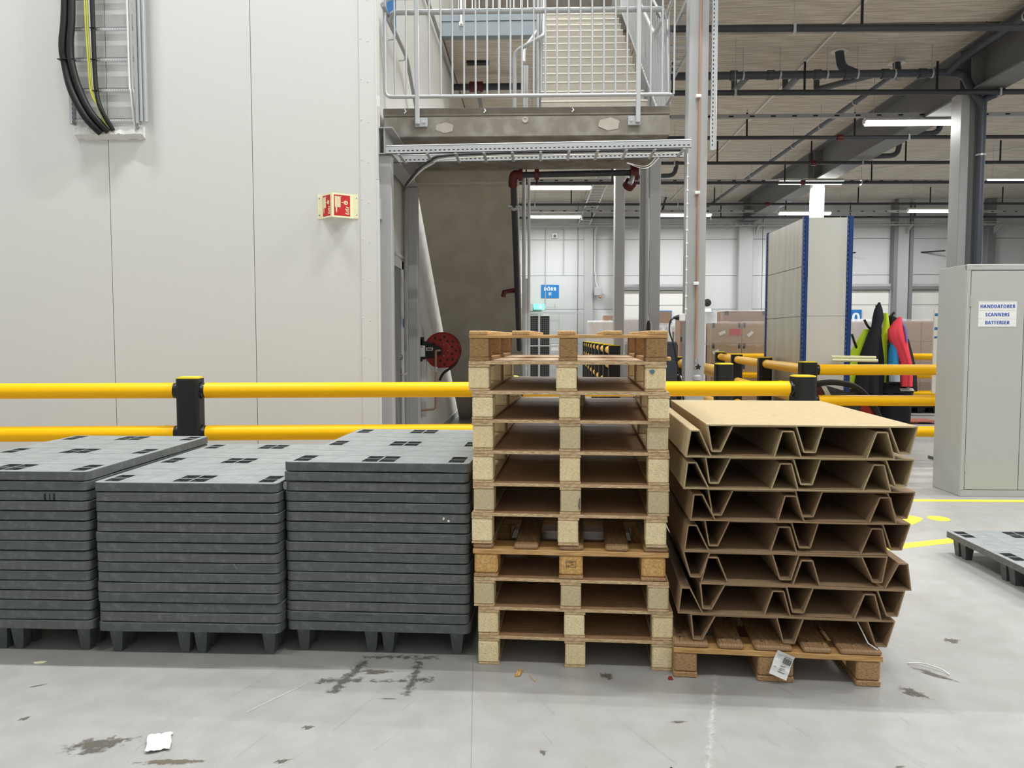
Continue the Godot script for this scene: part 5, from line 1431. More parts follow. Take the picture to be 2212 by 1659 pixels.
	part(y2, "body", cloth([[Vector3(0.030, 1.66, 0), 0.025, 0.030], [Vector3(0.040, 1.50, 0), 0.040, 0.040], [Vector3(-0.020, 1.30, 0), 0.070, 0.060], [Vector3(-0.010, 1.00, 0), 0.065, 0.060], [Vector3(-0.020, 0.80, 0), 0.070, 0.060], [Vector3(-0.070, 0.55, 0), 0.035, 0.030]], 0.10, 4, 1.2), hv)
	var pk := thing("pink_jacket", "coral pink jacket with a blue panel on the coat stand", "jacket", Vector3(4.42, 0, z + 0.24))
	part(pk, "body", cloth([[Vector3(0.000, 1.61, 0), 0.015, 0.015], [Vector3(-0.020, 1.54, 0), 0.060, 0.050], [Vector3(-0.040, 1.45, 0), 0.100, 0.070], [Vector3(-0.025, 1.36, 0), 0.110, 0.080], [Vector3(0.030, 1.20, 0), 0.085, 0.080], [Vector3(0.100, 1.00, 0), 0.068, 0.070], [Vector3(0.100, 0.76, 0), 0.068, 0.070]], 0.10, 5, 0.7), pink)
	part(pk, "blue_panel", cloth([[Vector3(-0.055, 1.36, 0), 0.035, 0.035], [Vector3(-0.060, 1.20, 0), 0.055, 0.050], [Vector3(-0.065, 1.00, 0), 0.060, 0.055], [Vector3(-0.065, 0.90, 0), 0.060, 0.055]], 0.08, 4, 0.3), sky)
	part(pk, "collar", cloth([[Vector3(0.0, 1.58, 0.02), 0.01, 0.01], [Vector3(0.045, 1.46, 0.06), 0.018, 0.012], [Vector3(0.06, 1.30, 0.075), 0.012, 0.01]], 0.02, 3, 0.0), mat(Color(0.52, 0.45, 0.72), 0.7))
	part(pk, "reflective_band", cloth([[Vector3(-0.065, 0.90, 0.042), 0.062, 0.055], [Vector3(-0.06, 0.82, 0.042), 0.06, 0.055]], 0.05, 4, 0.3), mat(Color(0.68, 0.74, 0.78), 0.4))
	var bk := thing("black_jacket", "black jacket with long sleeves on the right of the coat stand", "jacket", Vector3(4.53, 0, z - 0.04))
	part(bk, "body", cloth([[Vector3(-0.110, 1.63, 0), 0.040, 0.040], [Vector3(-0.060, 1.58, 0), 0.090, 0.070], [Vector3(-0.030, 1.45, 0), 0.110, 0.090], [Vector3(0.000, 1.30, 0), 0.130, 0.100], [Vector3(0.030, 1.10, 0), 0.160, 0.120], [Vector3(0.050, 0.95, 0), 0.175, 0.130], [Vector3(0.060, 0.72, 0), 0.165, 0.130], [Vector3(0.060, 0.60, 0), 0.130, 0.110]], 0.06, 5, 2.2), coal)
	part(bk, "sleeve", cloth([[Vector3(0.080, 1.34, 0), 0.050, 0.050], [Vector3(0.140, 1.12, 0), 0.055, 0.055], [Vector3(0.180, 0.92, 0), 0.060, 0.055], [Vector3(0.200, 0.68, 0), 0.055, 0.050]], 0.06, 4, 0.5), coal)
	var tr := thing("work_trousers", "dark navy work trousers with pale reflective bands under the coats", "trousers", Vector3(4.42, 0, z + 0.14))
	part(tr, "legs", cloth([[Vector3(0, 0.80, 0), 0.14, 0.09], [Vector3(0, 0.62, 0), 0.19, 0.11], [Vector3(0.02, 0.48, 0), 0.20, 0.11], [Vector3(0.02, 0.30, 0), 0.19, 0.11]], 0.08, 5, 3.0), mat(Color(0.055, 0.06, 0.11), 0.85))
	part(tr, "reflective_band", cloth([[Vector3(0.07, 0.735, 0.01), 0.145, 0.09], [Vector3(0.10, 0.70, 0.01), 0.145, 0.092]], 0.03, 5, 3.0), mat(Color(0.70, 0.70, 0.66), 0.4))
	# low red truck partly behind the barrier
	var tk := thing("pallet_truck", "red and grey pallet truck body behind the barrier corner", "truck", Vector3(2.97, 0, -8.5))
	tk.scale = Vector3(0.92, 0.93, 0.5)
	part(tk, "red_body", B.new().prism(PackedVector2Array([Vector2(0, 0.18), Vector2(0.75, 0.18), Vector2(0.72, 0.40), Vector2(0.55, 0.46), Vector2(0.0, 0.46)]), -0.7, 0.0).prism(PackedVector2Array([Vector2(0.0, 0.46), Vector2(0.16, 0.46), Vector2(0.13, 0.72), Vector2(0.06, 0.94), Vector2(0.0, 0.94)]), -0.5, 0.0).mesh(), M.redpaint)
	part(tk, "white_fin", B.new().prism(PackedVector2Array([Vector2(0.05, 0.94), Vector2(0.12, 0.92), Vector2(0.20, 0.78), Vector2(0.27, 0.55), Vector2(0.20, 0.52), Vector2(0.16, 0.70), Vector2(0.11, 0.84)]), -0.45, 0.01).mesh(), M.trimwhite)
	part(tk, "seat", B.new().prism(PackedVector2Array([Vector2(0.20, 0.55), Vector2(0.28, 0.50), Vector2(0.52, 0.52), Vector2(0.56, 0.74), Vector2(0.48, 0.82), Vector2(0.30, 0.86), Vector2(0.17, 0.90)]), -0.42, -0.02).mesh(), M.pipe)
	part(tk, "red_cushion", B.new().prism(PackedVector2Array([Vector2(0.52, 0.55), Vector2(0.72, 0.52), Vector2(0.70, 0.62), Vector2(0.55, 0.72)]), -0.40, 0.0).mesh(), M.red)
	part(tk, "guard_arm", tb(spline([Vector3(0.02, 0.93, 0.02), Vector3(0.22, 0.945, 0.02), Vector3(0.45, 0.90, 0.02), Vector3(0.62, 0.76, 0.02), Vector3(0.74, 0.56, 0.02), Vector3(0.80, 0.42, 0.02)], 6), 0.035, 10), M.black)
	for x in [0.12, 0.62]:
		part(tk, "wheel", B.new().lathe(Vector3(x, 0.1, -0.05), Vector3(0, 0, 1), [Vector2(0, -0.04), Vector2(0.1, -0.04), Vector2(0.1, 0.04), Vector2(0, 0.04)], 18).mesh(), M.black)

func carton(x: float, y: float, z: float, w: float, h: float, d: float, label: String, group: String, m: Material, tape := true) -> Node3D:
	var t := thing("carton", label, "carton", Vector3(x, y, z), 0.0, group)
	part(t, "box", bx(0.002, w - 0.002, 0.001, h - 0.001, -d, 0.0, 0.006), m)
	if tape:
		part(t, "tape", B.new().box(w * 0.04, w * 0.12, h - 0.09, h, 0.0, 0.0012).box(w * 0.88, w * 0.96, h - 0.09, h, 0.0, 0.0012).mesh(), M.drain)
	return t

func carton_stack(x0: float, z: float, cols: int, rows: int, w: float, h: float, d: float, y0: float, what: String, m: Material, tape := true) -> void:
	for r in rows:
		for c in cols:
			carton(x0 + c * w, y0 + r * h, z, w, h, d, "brown carton, %s row up, %s from left, in the %s" % [ORD[r], ORD[c], what], "cartons of the " + what, m, tape)

func draped_film(label: String, x0: float, x1: float, z0: float, z1: float, y_top: float, y_low: float, m: Material, sd: int) -> void:
	# stretch film lying over a load and hanging down its front in soft folds
	var f := FastNoiseLite.new()
	f.seed = sd
	f.frequency = 2.2
	var b := B.new()
	var nx := 28
	var at := func(i: int, j: int) -> Vector3:
		var x := lerpf(x0, x1, float(i) / nx)
		var e := 0.035 * f.get_noise_2d(x * 3.0, j * 0.7)
		match j:
			0: return Vector3(x, y_top + 0.01 + absf(e), z1)
			1: return Vector3(x, y_top + 0.012 + absf(e) * 1.4, (z0 + z1) / 2)
			2: return Vector3(x, y_top + 0.015 + absf(e), z0)
			3: return Vector3(x, y_top - 0.05, z0 + 0.015 + absf(e))
			4: return Vector3(x, (y_top + y_low) / 2, z0 + 0.012 + absf(e) * 1.2)
			_: return Vector3(x, y_low + e * 2.0, z0 + 0.02 + absf(e))
	var nr := func(i: int, j: int) -> Vector3:
		var t: Vector3 = at.call(mini(i + 1, nx), j) - at.call(maxi(i - 1, 0), j)
		var s: Vector3 = at.call(i, mini(j + 1, 5)) - at.call(i, maxi(j - 1, 0))
		return s.cross(t).normalized() * -1.0
	for i in nx:
		for j in 5:
			b.tri(at.call(i, j), at.call(i + 1, j), at.call(i + 1, j + 1), nr.call(i, j), nr.call(i + 1, j), nr.call(i + 1, j + 1))
			b.tri(at.call(i, j), at.call(i + 1, j + 1), at.call(i, j + 1), nr.call(i, j), nr.call(i + 1, j + 1), nr.call(i, j + 1))
	solo("stretch_film", b.mesh(), m, label, "plastic film")

func make_far_things() -> void:
	# signs on the far wall
	var s := thing("door_sign", "blue sign reading DÖRR H in white on the far wall", "sign", Vector3(0.40, 2.85, -25.59))
	part(s, "plate", bx(-0.29, 0.29, -0.21, 0.21, 0, 0.012), M.blue)
	text(s, "DÖRR", 0.108, Vector3(0, 0.07, 0.014), M.white)
	text(s, "H", 0.108, Vector3(0, -0.085, 0.014), M.white)
	var s2 := thing("door_number_sign", "blue number sign with white digits low on the loading door, left of the coats", "sign", Vector3(9.97, 1.98, -25.5))
	part(s2, "plate", bx(-0.37, 0.37, -0.26, 0.26, 0, 0.012), M.blue)
	text(s2, "60", 0.36, Vector3(0.06, -0.03, 0.014), M.white)
	var s3 := thing("door_number_sign", "small blue number sign on the loading door nearest the copper pipe", "sign", Vector3(4.10, 2.0, -25.5))
	part(s3, "plate", bx(-0.22, 0.22, -0.22, 0.22, 0, 0.012), M.blue)
	part(s3, "white_mark", bx(-0.02, 0.05, -0.2, 0.06, 0.012, 0.014), M.white)
	var ex := thing("exit_sign", "green lit emergency exit sign by the far cage", "sign", Vector3(0.05, 2.34, -25.3))
	part(ex, "panel", bx(-0.18, 0.17, -0.09, 0.09, -0.03, 0.02, 0.005), M.exit)
	part(ex, "figure", B.new().prism(disc(0.03, 10, 0.05, 0.03), 0.02, 0.022).prism(PackedVector2Array([Vector2(0.02, 0.0), Vector2(0.08, 0.0), Vector2(0.09, -0.07), Vector2(0.01, -0.07)]), 0.02, 0.022).mesh(), M.white)
	part(ex, "bracket", B.new().tube([Vector3(0.17, 0, -0.02), Vector3(0.62, -0.02, -0.02)], 0.008, 6).tube([Vector3(0.5, -0.1, -0.02), Vector3(0.5, 0.1, -0.02)], 0.014, 6).box(-0.30, -0.20, -0.14, 0.10, -0.30, 0.0, 0.01).box(-0.3, 0.1, -0.03, 0.03, -0.30, -0.02).mesh(), M.steelgrey)
	var l := OmniLight3D.new()
	l.name = "lamp"
	l.light_color = Color(0.4, 1.0, 0.75)
	l.light_energy = 0.03
	l.light_size = 0.08
	l.omni_range = 6.0
	l.shadow_enabled = true
	l.position = Vector3(0, 0, 0.12)
	ex.add_child(l)
	var sn := thing("alarm_sounder", "grey alarm box with an amber lamp on the far wall column", "alarm", Vector3(1.93, 2.82, -25.3))
	part(sn, "box", bx(-0.12, 0.12, -0.13, 0.13, -0.15, 0.05, 0.015), M.steelgrey)
	part(sn, "lamp_dome", B.new().lathe(Vector3(0.07, -0.13, 0), Vector3.DOWN, [Vector2(0.05, 0), Vector2(0.05, 0.05), Vector2(0.03, 0.08), Vector2(0, 0.085)], 12).mesh(), M.copper)
	part(sn, "cable", tb(round_path([Vector3(0.0, 0.13, -0.1), Vector3(-0.07, 0.35, -0.1), Vector3(-0.07, 0.55, -0.1), Vector3(-0.10, 0.6, -0.1), Vector3(-0.10, 1.9, -0.1), Vector3(-0.10, 2.0, 0.05)], 0.06), 0.012, 6), M.white)
	var ss := thing("wall_sensor", "small white sensor under the wire tray above the DÖRR sign", "sensor", Vector3(0.55, 4.63, -25.55))
	part(ss, "housing", bx(-0.09, 0.09, -0.08, 0.08, -0.05, 0.08, 0.02), M.white)
	part(ss, "lens", B.new().lathe(Vector3(0, -0.02, 0.08), Vector3(0, 0, 1), [Vector2(0.05, 0), Vector2(0.03, 0.02), Vector2(0, 0.025)], 12).mesh(), M.steeldark)
	for q in [[0.25, 2.45, "left"], [0.83, 4.6, "right"]]:
		solo("conduit", tb([Vector3(q[0], 4.85, -25.57), Vector3(q[0], q[1] if q[2] == "left" else 3.4, -25.57)], 0.016, 6), M.steelgrey, "thin grey conduit dropping down the far wall, %s of the DÖRR sign" % q[2], "pipe")
	solo("black_bracket_pipe", tb(round_path([Vector3(4.0, 5.75, -24.9), Vector3(3.8, 5.0, -24.9), Vector3(3.8, 3.55, -24.9), Vector3(3.35, 3.52, -24.9)], 0.05), 0.03, 8), M.black, "black L-shaped pipe hanging before the far wall left of the copper column", "pipe")
	solo("door_handle_bar", tb([Vector3(9.7, 4.02, -25.62), Vector3(9.98, 4.02, -25.2)], 0.025, 6), M.black, "short black bar on the far wall right of the blue rack", "bar")
	solo("door_handle_bar", tb([Vector3(12.2, 4.06, -25.62), Vector3(12.75, 4.07, -25.2)], 0.025, 6), M.black, "short black bar on the far wall left of the drain-pipe column", "bar")
	var ft := thing("wall_fan", "small black round fan on a white bracket by the far wall", "fan", Vector3(5.22, 2.33, -25.3))
	part(ft, "head", B.new().lathe(Vector3(0.18, 0.13, 0), Vector3(0, 0, 1), [Vector2(0, -0.06), Vector2(0.12, -0.05), Vector2(0.12, 0.04), Vector2(0, 0.06)], 18).mesh(), M.black)
	part(ft, "stand", B.new().tube([Vector3(0.0, -0.05, 0), Vector3(0.05, 0.0, 0), Vector3(0.18, 0.06, 0)], 0.02, 6).box(0.05, 0.3, -0.18, -0.06, -0.1, 0.1, 0.02).mesh(), M.white)
	# wire cage with a louvred black door
	var c := thing("wire_cage", "galvanised wire cage with black louvred doors at the far end", "cage", Vector3(-0.35, 0, -24.4))
	for x in [0.0, 0.40, 1.02, 1.72]:
		part(c, "post", bx(x - 0.025, x + 0.025, 0, 2.14, -0.025, 0.025), M.galv)
	for y in [0.1, 1.1, 2.12]:
		part(c, "rail", bx(0, 1.72, y - 0.02, y + 0.02, -0.02, 0.02), M.galv)
	for q in [[0.03, 0.37], [0.43, 0.72]]:
		var d := part(c, "door_leaf", bx(q[0], q[1], 0.06, 2.02, -0.12, -0.06), M.black)
		var w := B.new()
		for k in 30:
			w.box(q[0], q[1], 0.09 + k * 0.064, 0.098 + k * 0.064, -0.06, -0.05)
		for k in 5:
			w.box(q[0] + 0.03 + k * 0.07, q[0] + 0.036 + k * 0.07, 0.08, 2.0, -0.06, -0.05)
		part(d, "louvres", w.mesh(), M.steeldark).set_meta("kind", "stuff")
	var wm := B.new()
	for k in 30:
		wm.box(0.74 + k * 0.033, 0.745 + k * 0.033, 0.1, 2.1, -0.004, 0)
	for k in 26:
		wm.box(0.74, 1.72, 0.15 + k * 0.077, 0.157 + k * 0.077, 0, 0.006)
	part(c, "wire_mesh", wm.mesh(), M.galv).set_meta("kind", "stuff")
	part(c, "notice", bx(0.78, 1.0, 0.95, 1.15, 0.006, 0.012), M.white)
	# loads of cartons
	carton_stack(3.13, -14.3, 2, 4, 0.55, 0.37, 0.45, 0.14, "wrapped stack right of copper column", M.carton)
	for q in [[3.33, 1.44, 0.4], [3.83, 1.42, 0.7], [3.22, 1.10, 0.4], [3.90, 1.03, 0.1], [3.85, 0.68, 0.0]]:
		var lb := part(self, "carton_label", bx(-0.06, 0.06, -0.028, 0.028, 0, 0.003), M.white, Vector3(q[0], q[1], -14.296))
		lb.rotation.z = q[2]
		tag(lb, "small tilted white label stuck on the wrapped cartons, %s" % {3.33: "left of the red print", 3.83: "right of the red print", 3.22: "below and left of the red print", 3.90: "beside the rack, below the red print", 3.85: "seen between the barrier rails"}[q[0]], "label", "white labels on the cartons")
	solo("red_print", bx(3.46, 3.66, 1.40, 1.51, -14.299, -14.296), mat(Color(0.80, 0.24, 0.30), 0.6), "red printed patch on a wrapped carton beside the tall rack", "label")
	draped_film("clear stretch film over the carton stack right of the copper pipe", 2.98, 4.25, -14.27, -14.78, 1.625, 1.22, M.film, 3)
	carton_stack(2.62, -14.6, 1, 4, 0.42, 0.41, 0.5, 0.14, "dark-sided stack behind copper column", M.carton2)
	carton_stack(4.02, -17.2, 2, 4, 0.95, 0.44, 0.6, 0.17, "rear wrapped cartons", M.carton2)
	draped_film("clear film over the rear cartons, higher behind the front stack", 3.95, 5.9, -17.16, -17.85, 1.935, 1.6, M.film, 5)
	carton_stack(5.42, -14.6, 4, 4, 0.53, 0.38, 0.5, 0.14, "wrapped wall behind coat stand", M.carton2, false)
	draped_film("clear film over the cartons behind the coat stand", 5.95, 7.6, -14.57, -15.12, 1.665, 0.3, M.film, 6)
	draped_film("white film bundle on the cartons just right of the blue-edged rack", 5.28, 6.1, -14.50, -15.0, 1.67, 1.15, M.filmwhite, 7)
	carton_stack(2.28, -16.6, 2, 2, 0.49, 0.42, 0.6, 0.14, "base of the white rolls", M.carton)
	# bales of white wrapped goods: soft upright rolls
	for k in 7:
		var bx0 := 2.30 + k * 0.135
		solo("white_bale", cloth([[Vector3(bx0 + 0.065, 1.62, -16.7), 0.03, 0.12], [Vector3(bx0 + 0.065, 1.58, -16.7), 0.07, 0.22], [Vector3(bx0 + 0.065, 1.3, -16.7), 0.074, 0.25], [Vector3(bx0 + 0.065, 0.99, -16.7), 0.07, 0.24]], 0.05, 3, k * 1.0), M.white, "white plastic-wrapped roll left of the copper pipe, %s from the left" % ORD[k], "roll", Vector3.ZERO, "white wrapped rolls")
	carton(2.42, 1.63, -16.8, 0.42, 0.28, 0.4, "brown carton on top of the white rolls, left of the copper pipe", "", M.carton2, false)
	draped_film("crumpled white film lying over the white rolls", 2.25, 3.3, -16.5, -17.0, 1.63, 1.5, M.filmwhite, 9)
	carton_stack(1.75, -16.9, 1, 4, 0.62, 0.40, 0.5, 0.14, "load between two grey columns", M.carton2)
	draped_film("white film over the load between the two grey columns", 1.68, 2.42, -16.85, -17.42, 1.745, 0.8, M.filmwhite, 12)
	carton_stack(1.5, -23.0, 1, 4, 0.85, 0.42, 0.6, 0.14, "load beside far cage", M.carton)
	carton(1.95, 1.83, -23.3, 0.45, 0.18, 0.4, "flat brown carton high behind the load beside the far cage", "", M.carton2, false)
	draped_film("white film draped over the load beside the far cage", 1.44, 2.42, -22.93, -23.6, 1.825, 1.1, M.filmwhite, 14)
	solo("parcel", bx(1.55, 2.0, 0.0, 1.08, -14.5, -14.2, 0.02), M.whitewall, "pale grey boxed load between the barrier posts and the slim column", "box")
	# pallets under the loads, seen below the barrier
	for q in [[5.4, -14.55, "under the cartons behind the coats"], [6.5, -14.4, "beside the one under the cartons behind the coats"]]:
		var p := thing("black_pallet", "black plastic pallet on the floor " + q[2], "pallet", Vector3(q[0], 0, q[1]))
		part(p, "deck", bx(0, 1.05, 0.10, 0.138, -0.8, 0.12, 0.005), M.black)
		for k in 4:
			for z in [0.08, -0.3, -0.7]:
				part(p, "foot", B.new().frustum(Vector3(0.1 + k * 0.28, 0, z), 0.09, 0.09, Vector3(0.1 + k * 0.28, 0.10, z), 0.14, 0.14).mesh(), M.black)
	for q in [[3.1, -14.3], [2.5, -14.6], [4.0, -17.2], [2.25, -16.6], [1.72, -16.9], [1.45, -23.0]]:
		var p2 := board_pallet("wooden_pallet", "plain wooden pallet under the %s" % {3.1: "wrapped cartons right of the copper pipe", 2.5: "dark-sided carton stack", 4.0: "rear row of cartons", 2.25: "white rolls", 1.72: "load between the two columns", 1.45: "load beside the far cage"}[q[0]], Vector3(q[0], 0, q[1] + 0.05), 0.0, [0.02, 0.075, 0.02, 0.02], [[0.0, 0.14], [0.33, 0.14], [0.66, 0.14]], [[0.0, 0.1], [0.33, 0.14], [0.70, 0.1]], [M.pine_x, M.pine_end, M.pine_end, M.pine_z], 0.003)
		p2.scale = Vector3(1.2 if q[0] in [3.1, 2.25] else (2.0 if q[0] == 4.0 else 0.8), 1, 0.6)
	solo("red_sheets", B.new().box(-0.45, 0.2, 0.001, 0.03, -0.3, 0.2).box(-0.1, 0.5, 0.03, 0.045, -0.2, 0.25).mesh(), mat(Color(0.66, 0.38, 0.32), 0.7), "reddish flat sheets lying on the floor beyond the barrier", "sheets", Vector3(5.8, 0, -12.7))
	solo("grey_lump", cloth([[Vector3(5.45, 0.12, -10.2), 0.10, 0.08], [Vector3(5.45, 0.10, -10.2), 0.2, 0.12], [Vector3(5.45, 0.0, -10.2), 0.23, 0.14]], 0.05, 3, 0.4), M.steelgrey, "grey crumpled bundle on the floor left of the storage cabinet", "bundle")
	var bp := thing("barrier_bin", "black square bin behind the barrier under the coats", "bin", Vector3(4.28, 0, -10.6))
	part(bp, "body", bx(-0.22, 0.22, 0, 0.55, -0.2, 0.2, 0.02), M.black)
	part(bp, "rim", bx(-0.24, 0.24, 0.55, 0.58, -0.22, 0.22, 0.008), M.blackgloss)

# ---------- marks and litter on the floor
func stain_material(w: int, h: int, c: Color, f: Callable, soft: float, sd: int) -> StandardMaterial3D:
	# f(u, v) gives a distance-like value, below 0 inside; noise tears its edge
	var nz := FastNoiseLite.new()
	nz.seed = sd
	nz.frequency = 0.045
	nz.fractal_octaves = 4
	var nf := FastNoiseLite.new()
	nf.seed = sd + 1
	nf.frequency = 0.16
	var im := Image.create(w, h, false, Image.FORMAT_RGBA8)
	for y in h:
		for x in w:
			var d: float = f.call(float(x) / w, float(y) / h)
			var t := 0.0
			if d < 0.6:
				d += nz.get_noise_2d(x, y) * 0.9 + nf.get_noise_2d(x, y) * 0.35
				t = clampf(-d / soft, 0.0, 1.0)
			im.set_pixel(x, y, Color(c.r, c.g, c.b, t * c.a))
	var m := StandardMaterial3D.new()
	m.albedo_texture = ImageTexture.create_from_image(im)
	m.transparency = BaseMaterial3D.TRANSPARENCY_ALPHA
	m.roughness = 0.6
	m.texture_repeat = false
	return m

func seg_d(p: Vector2, a: Vector2, b: Vector2) -> float:
	return p.distance_to(Geometry2D.get_closest_point_to_segment(p, a, b))

func make_floor_things() -> void:
	var fl := get_node("floor")
	var lay := 0
	var spot := func(called: String, x: float, z: float, w: float, d: float, turn: float, m: Material) -> void:
		var b := B.new()
		b.xf = Transform3D(Basis(Vector3.UP, turn), Vector3(x, 0, z))
		b.quad_uv(Vector3(-w / 2, 0, -d / 2), Vector3(w / 2, 0, -d / 2), Vector3(w / 2, 0, d / 2), Vector3(-w / 2, 0, d / 2), Vector3.UP)
		part(fl, called, b.mesh(), m, Vector3(0, 0.0006 + 0.00012 * fl.get_child_count(), 0))
	var dirt := Color(0.36, 0.345, 0.325, 0.8)
	# taped square scraped off before the right-hand plastic stack: legs of old black tape
	var scrape := stain_material(320, 320, dirt, func(u: float, v: float) -> float:
		var p := Vector2(u, v)
		var d := seg_d(p, Vector2(0.28, 0.28), Vector2(0.18, 0.80)) * 20.0 - 0.95
		d = minf(d, seg_d(p, Vector2(0.06, 0.62), Vector2(0.30, 0.60)) * 17.0 - 0.85)
		d = minf(d, seg_d(p, Vector2(0.70, 0.26), Vector2(0.69, 0.82)) * 24.0 - 0.85)
		d = minf(d, seg_d(p, Vector2(0.36, 0.62), Vector2(0.66, 0.60)) * 20.0 - 0.5)
		d = minf(d, seg_d(p, Vector2(0.72, 0.57), Vector2(0.80, 0.57)) * 16.0 - 0.85)
		d = minf(d, seg_d(p, Vector2(0.30, 0.16), Vector2(0.80, 0.16)) * 13.0 - 0.55)
		return d, 0.9, 7)
	spot.call("scrape_mark", -0.605, -3.075, 0.56, 0.52, 0.0, scrape)
	var blot := stain_material(160, 96, Color(0.36, 0.335, 0.30, 0.9), func(u: float, v: float) -> float: return (Vector2(u - 0.5, (v - 0.5)).length() - 0.22) * 5.0, 0.7, 21)
	var oil := stain_material(160, 96, Color(0.40, 0.365, 0.32, 0.9), func(u: float, v: float) -> float: return (Vector2((u - 0.5) * 0.8, (v - 0.5) * 2.2).length() - 0.30) * 5.0, 0.7, 23)
	for q in [[-1.47, -2.50, 0.46, 0.22, 0.35, 0], [-1.17, -2.405, 0.30, 0.12, 0.08, 1], [-0.80, -2.64, 0.10, 0.06, 0.2, 0], [-0.82, -2.42, 0.12, 0.05, 0.4, 0], [-1.83, -2.67, 0.10, 0.05, 0.9, 0], [-0.86, -2.99, 0.06, 0.022, 0.1, 1], [-0.56, -2.865, 0.09, 0.03, 0.0, 1], [0.28, -3.09, 0.13, 0.14, 0.5, 0], [1.86, -3.51, 0.17, 0.12, 0.1, 0], [1.44, -2.98, 0.26, 0.13, -0.9, 0], [1.60, -3.15, 0.42, 0.08, -0.85, 0], [0.02, -2.50, 0.05, 0.07, 0.3, 0], [0.50, -2.72, 0.14, 0.03, 0.1, 0], [-1.95, -2.93, 0.10, 0.03, 0.6, 1], [1.15, -2.45, 0.05, 0.03, 0.2, 1], [-0.66, -3.10, 0.34, 0.09, 0.0, 0]]:
		spot.call("stain", q[0], q[1], q[2], q[3], q[4], [blot, oil][q[5]])
	# long faint scratches and tyre lines
	var sc := B.new()
	var r := RandomNumberGenerator.new()
	r.seed = 5
	for k in 34:
		var x := r.randf_range(-2.3, 2.6)
		var z := r.randf_range(-3.15, -2.3)
		var a := r.randf_range(0.25, 0.6) + (0.0 if x < -0.2 else -0.9) + x * 0.1
		var len := r.randf_range(0.06, 0.34)
		var w := r.randf_range(0.0006, 0.0016)
		var dr := Vector3(sin(a), 0, -cos(a))
		var sd := Vector3(cos(a), 0, sin(a)) * w
		var p := Vector3(x, 0.0035, z)
		sc.face([p - sd, p + sd, p + dr * len + sd * 0.3, p + dr * len - sd * 0.3], Vector3.UP)
	sc.face([Vector3(-0.27, 0.0035, -3.22), Vector3(-0.267, 0.0035, -3.22), Vector3(-0.199, 0.0035, -2.3), Vector3(-0.202, 0.0035, -2.3)], Vector3.UP)
	var sm := mat(Color(0.45, 0.44, 0.43, 0.3), 0.6)
	sm.transparency = BaseMaterial3D.TRANSPARENCY_ALPHA
	part(fl, "scratches", sc.mesh(), sm).set_meta("kind", "stuff")
	var pale := stain_material(96, 320, Color(0.83, 0.825, 0.81, 0.5), func(u: float, v: float) -> float: return absf(u - 0.5) * 9.0 - 0.9, 1.2, 31)
	spot.call("worn_streak", 0.625, -2.75, 0.16, 0.8, -0.25, pale)
	spot.call("worn_streak", -0.98, -2.86, 0.05, 0.28, -0.55, pale)
	# yellow walkway paint
	part(fl, "painted_line", bx(1.6, 8.0, 0, 0.0016, -6.63, -6.555), M.linepaint)
	part(fl, "painted_line", B.new().prism(PackedVector2Array([Vector2(1.2, -4.62), Vector2(3.3, -5.43), Vector2(3.3, -5.53), Vector2(1.2, -4.73)]), 0, 0.0016, 1).mesh(), M.linepaint)
	var walker := B.new()
	var head := PackedVector2Array()
	for k in 24:
		head.append(Vector2(3.015 + 0.075 * cos(TAU * k / 24), -5.93 + 0.085 * sin(TAU * k / 24)))
	walker.prism(head, 0, 0.0016, 1)
	walker.prism(PackedVector2Array([Vector2(2.90, -5.93), Vector2(2.86, -6.01), Vector2(2.74, -6.05), Vector2(2.50, -6.0), Vector2(2.3, -5.85), Vector2(2.32, -5.80), Vector2(2.52, -5.88), Vector2(2.63, -5.80), Vector2(2.72, -5.72), Vector2(2.83, -5.83)]), 0, 0.0016, 1)
	part(fl, "painted_walker", walker.mesh(), M.linepaint)
	# litter
	var f := FastNoiseLite.new()
	f.seed = 9
	f.frequency = 12.0
	var pb := B.new()
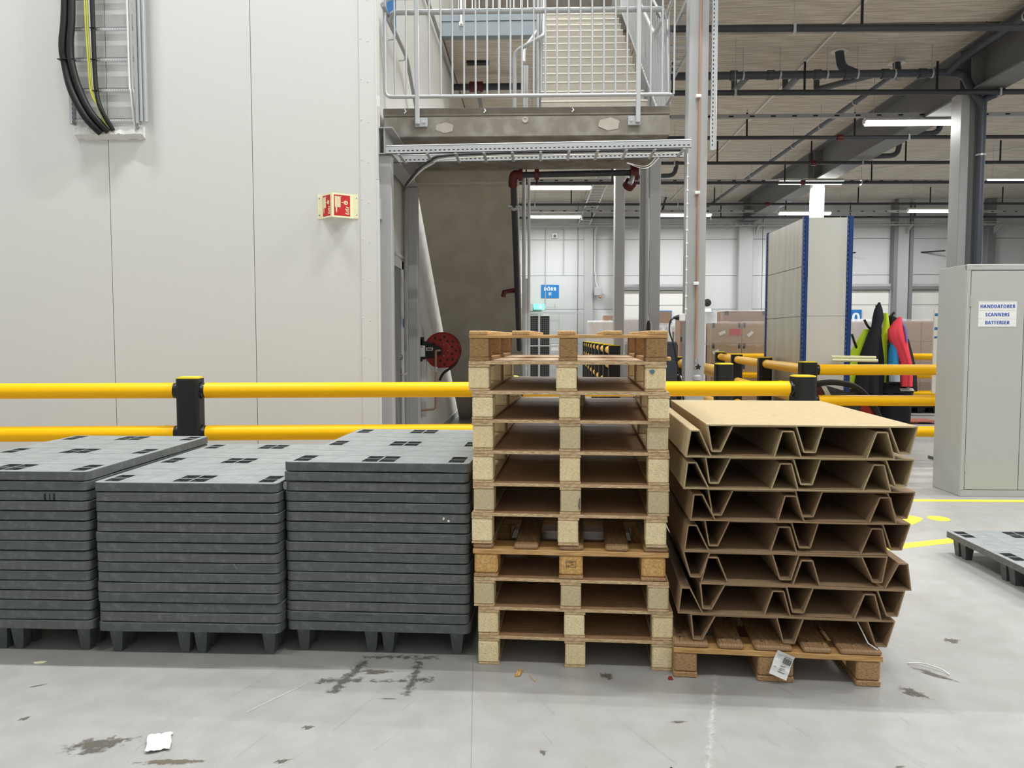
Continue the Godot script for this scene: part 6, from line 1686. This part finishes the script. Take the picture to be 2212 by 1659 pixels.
	for i in 8:
		for j in 8:
			var at := func(a: int, b: int) -> Vector3:
				var x := (a / 8.0 - 0.5) * 0.115
				var zz := (b / 8.0 - 0.5) * 0.12
				return Vector3(x + 0.012 * f.get_noise_2d(zz, 3.0), 0.014 + 0.016 * f.get_noise_2d(x * 2.4, zz * 2.4), zz + 0.012 * f.get_noise_2d(x, 7.0))
			pb.face([at.call(i, j), at.call(i + 1, j), at.call(i + 1, j + 1)], Vector3.UP)
			pb.face([at.call(i, j), at.call(i + 1, j + 1), at.call(i, j + 1)], Vector3.UP)
	var pp := solo("paper_scrap", pb.mesh(), M.white, "crumpled white paper scrap on the floor at lower left", "paper", Vector3(-1.265, 0.001, -2.515))
	pp.rotation.y = 0.35
	pp.scale = Vector3(0.66, 0.6, 0.95)
	solo("wood_splinter", B.new().prism(PackedVector2Array([Vector2(0, 0), Vector2(0.02, -0.002), Vector2(0.035, -0.07), Vector2(0.026, -0.075), Vector2(0.012, -0.05)]), 0.001, 0.007, 1).mesh(), M.pine_z, "pale wood splinter on the floor before the wooden stack", "splinter", Vector3(-0.09, 0, -3.07))
	solo("wood_splinter", B.new().prism(PackedVector2Array([Vector2(0, 0), Vector2(0.004, 0), Vector2(-0.02, -0.05)]), 0.001, 0.004, 1).mesh(), M.pine_z, "thinner wood splinter just right of the pale one", "splinter", Vector3(-0.01, 0, -3.03))
	solo("yellow_scrap", B.new().prism(PackedVector2Array([Vector2(0, 0), Vector2(0.03, -0.012), Vector2(0.055, -0.01), Vector2(0.05, 0.006), Vector2(0.02, 0.016)]), 0.001, 0.003, 1).mesh(), M.signcream, "small pale yellow scrap on the floor before the left plastic stack", "scrap", Vector3(-2.11, 0, -3.145))
	solo("strap_piece", tb(spline([Vector3(0, 0.004, 0), Vector3(0.05, 0.012, 0.02), Vector3(0.10, 0.010, 0.07), Vector3(0.115, 0.004, 0.11)], 6), 0.0025, 6), M.white, "curved piece of white strap on the floor right of the cardboard pallets", "strap", Vector3(1.545, 0, -3.25))
	solo("wood_chip", B.new().frustum(Vector3(0, 0.001, 0), 0.02, 0.016, Vector3(0, 0.012, 0), 0.012, 0.01).mesh(), M.red, "tiny reddish chip on the floor between the wooden and cardboard stacks", "chip", Vector3(0.532, 0, -3.07))
	solo("floor_bolt", B.new().lathe(Vector3.ZERO, Vector3.UP, [Vector2(0.004, 0), Vector2(0.004, 0.002), Vector2(0, 0.0022)], 8).mesh(), M.black, "tiny black spot on the floor at the bottom edge", "spot", Vector3(0.425, 0, -2.42))
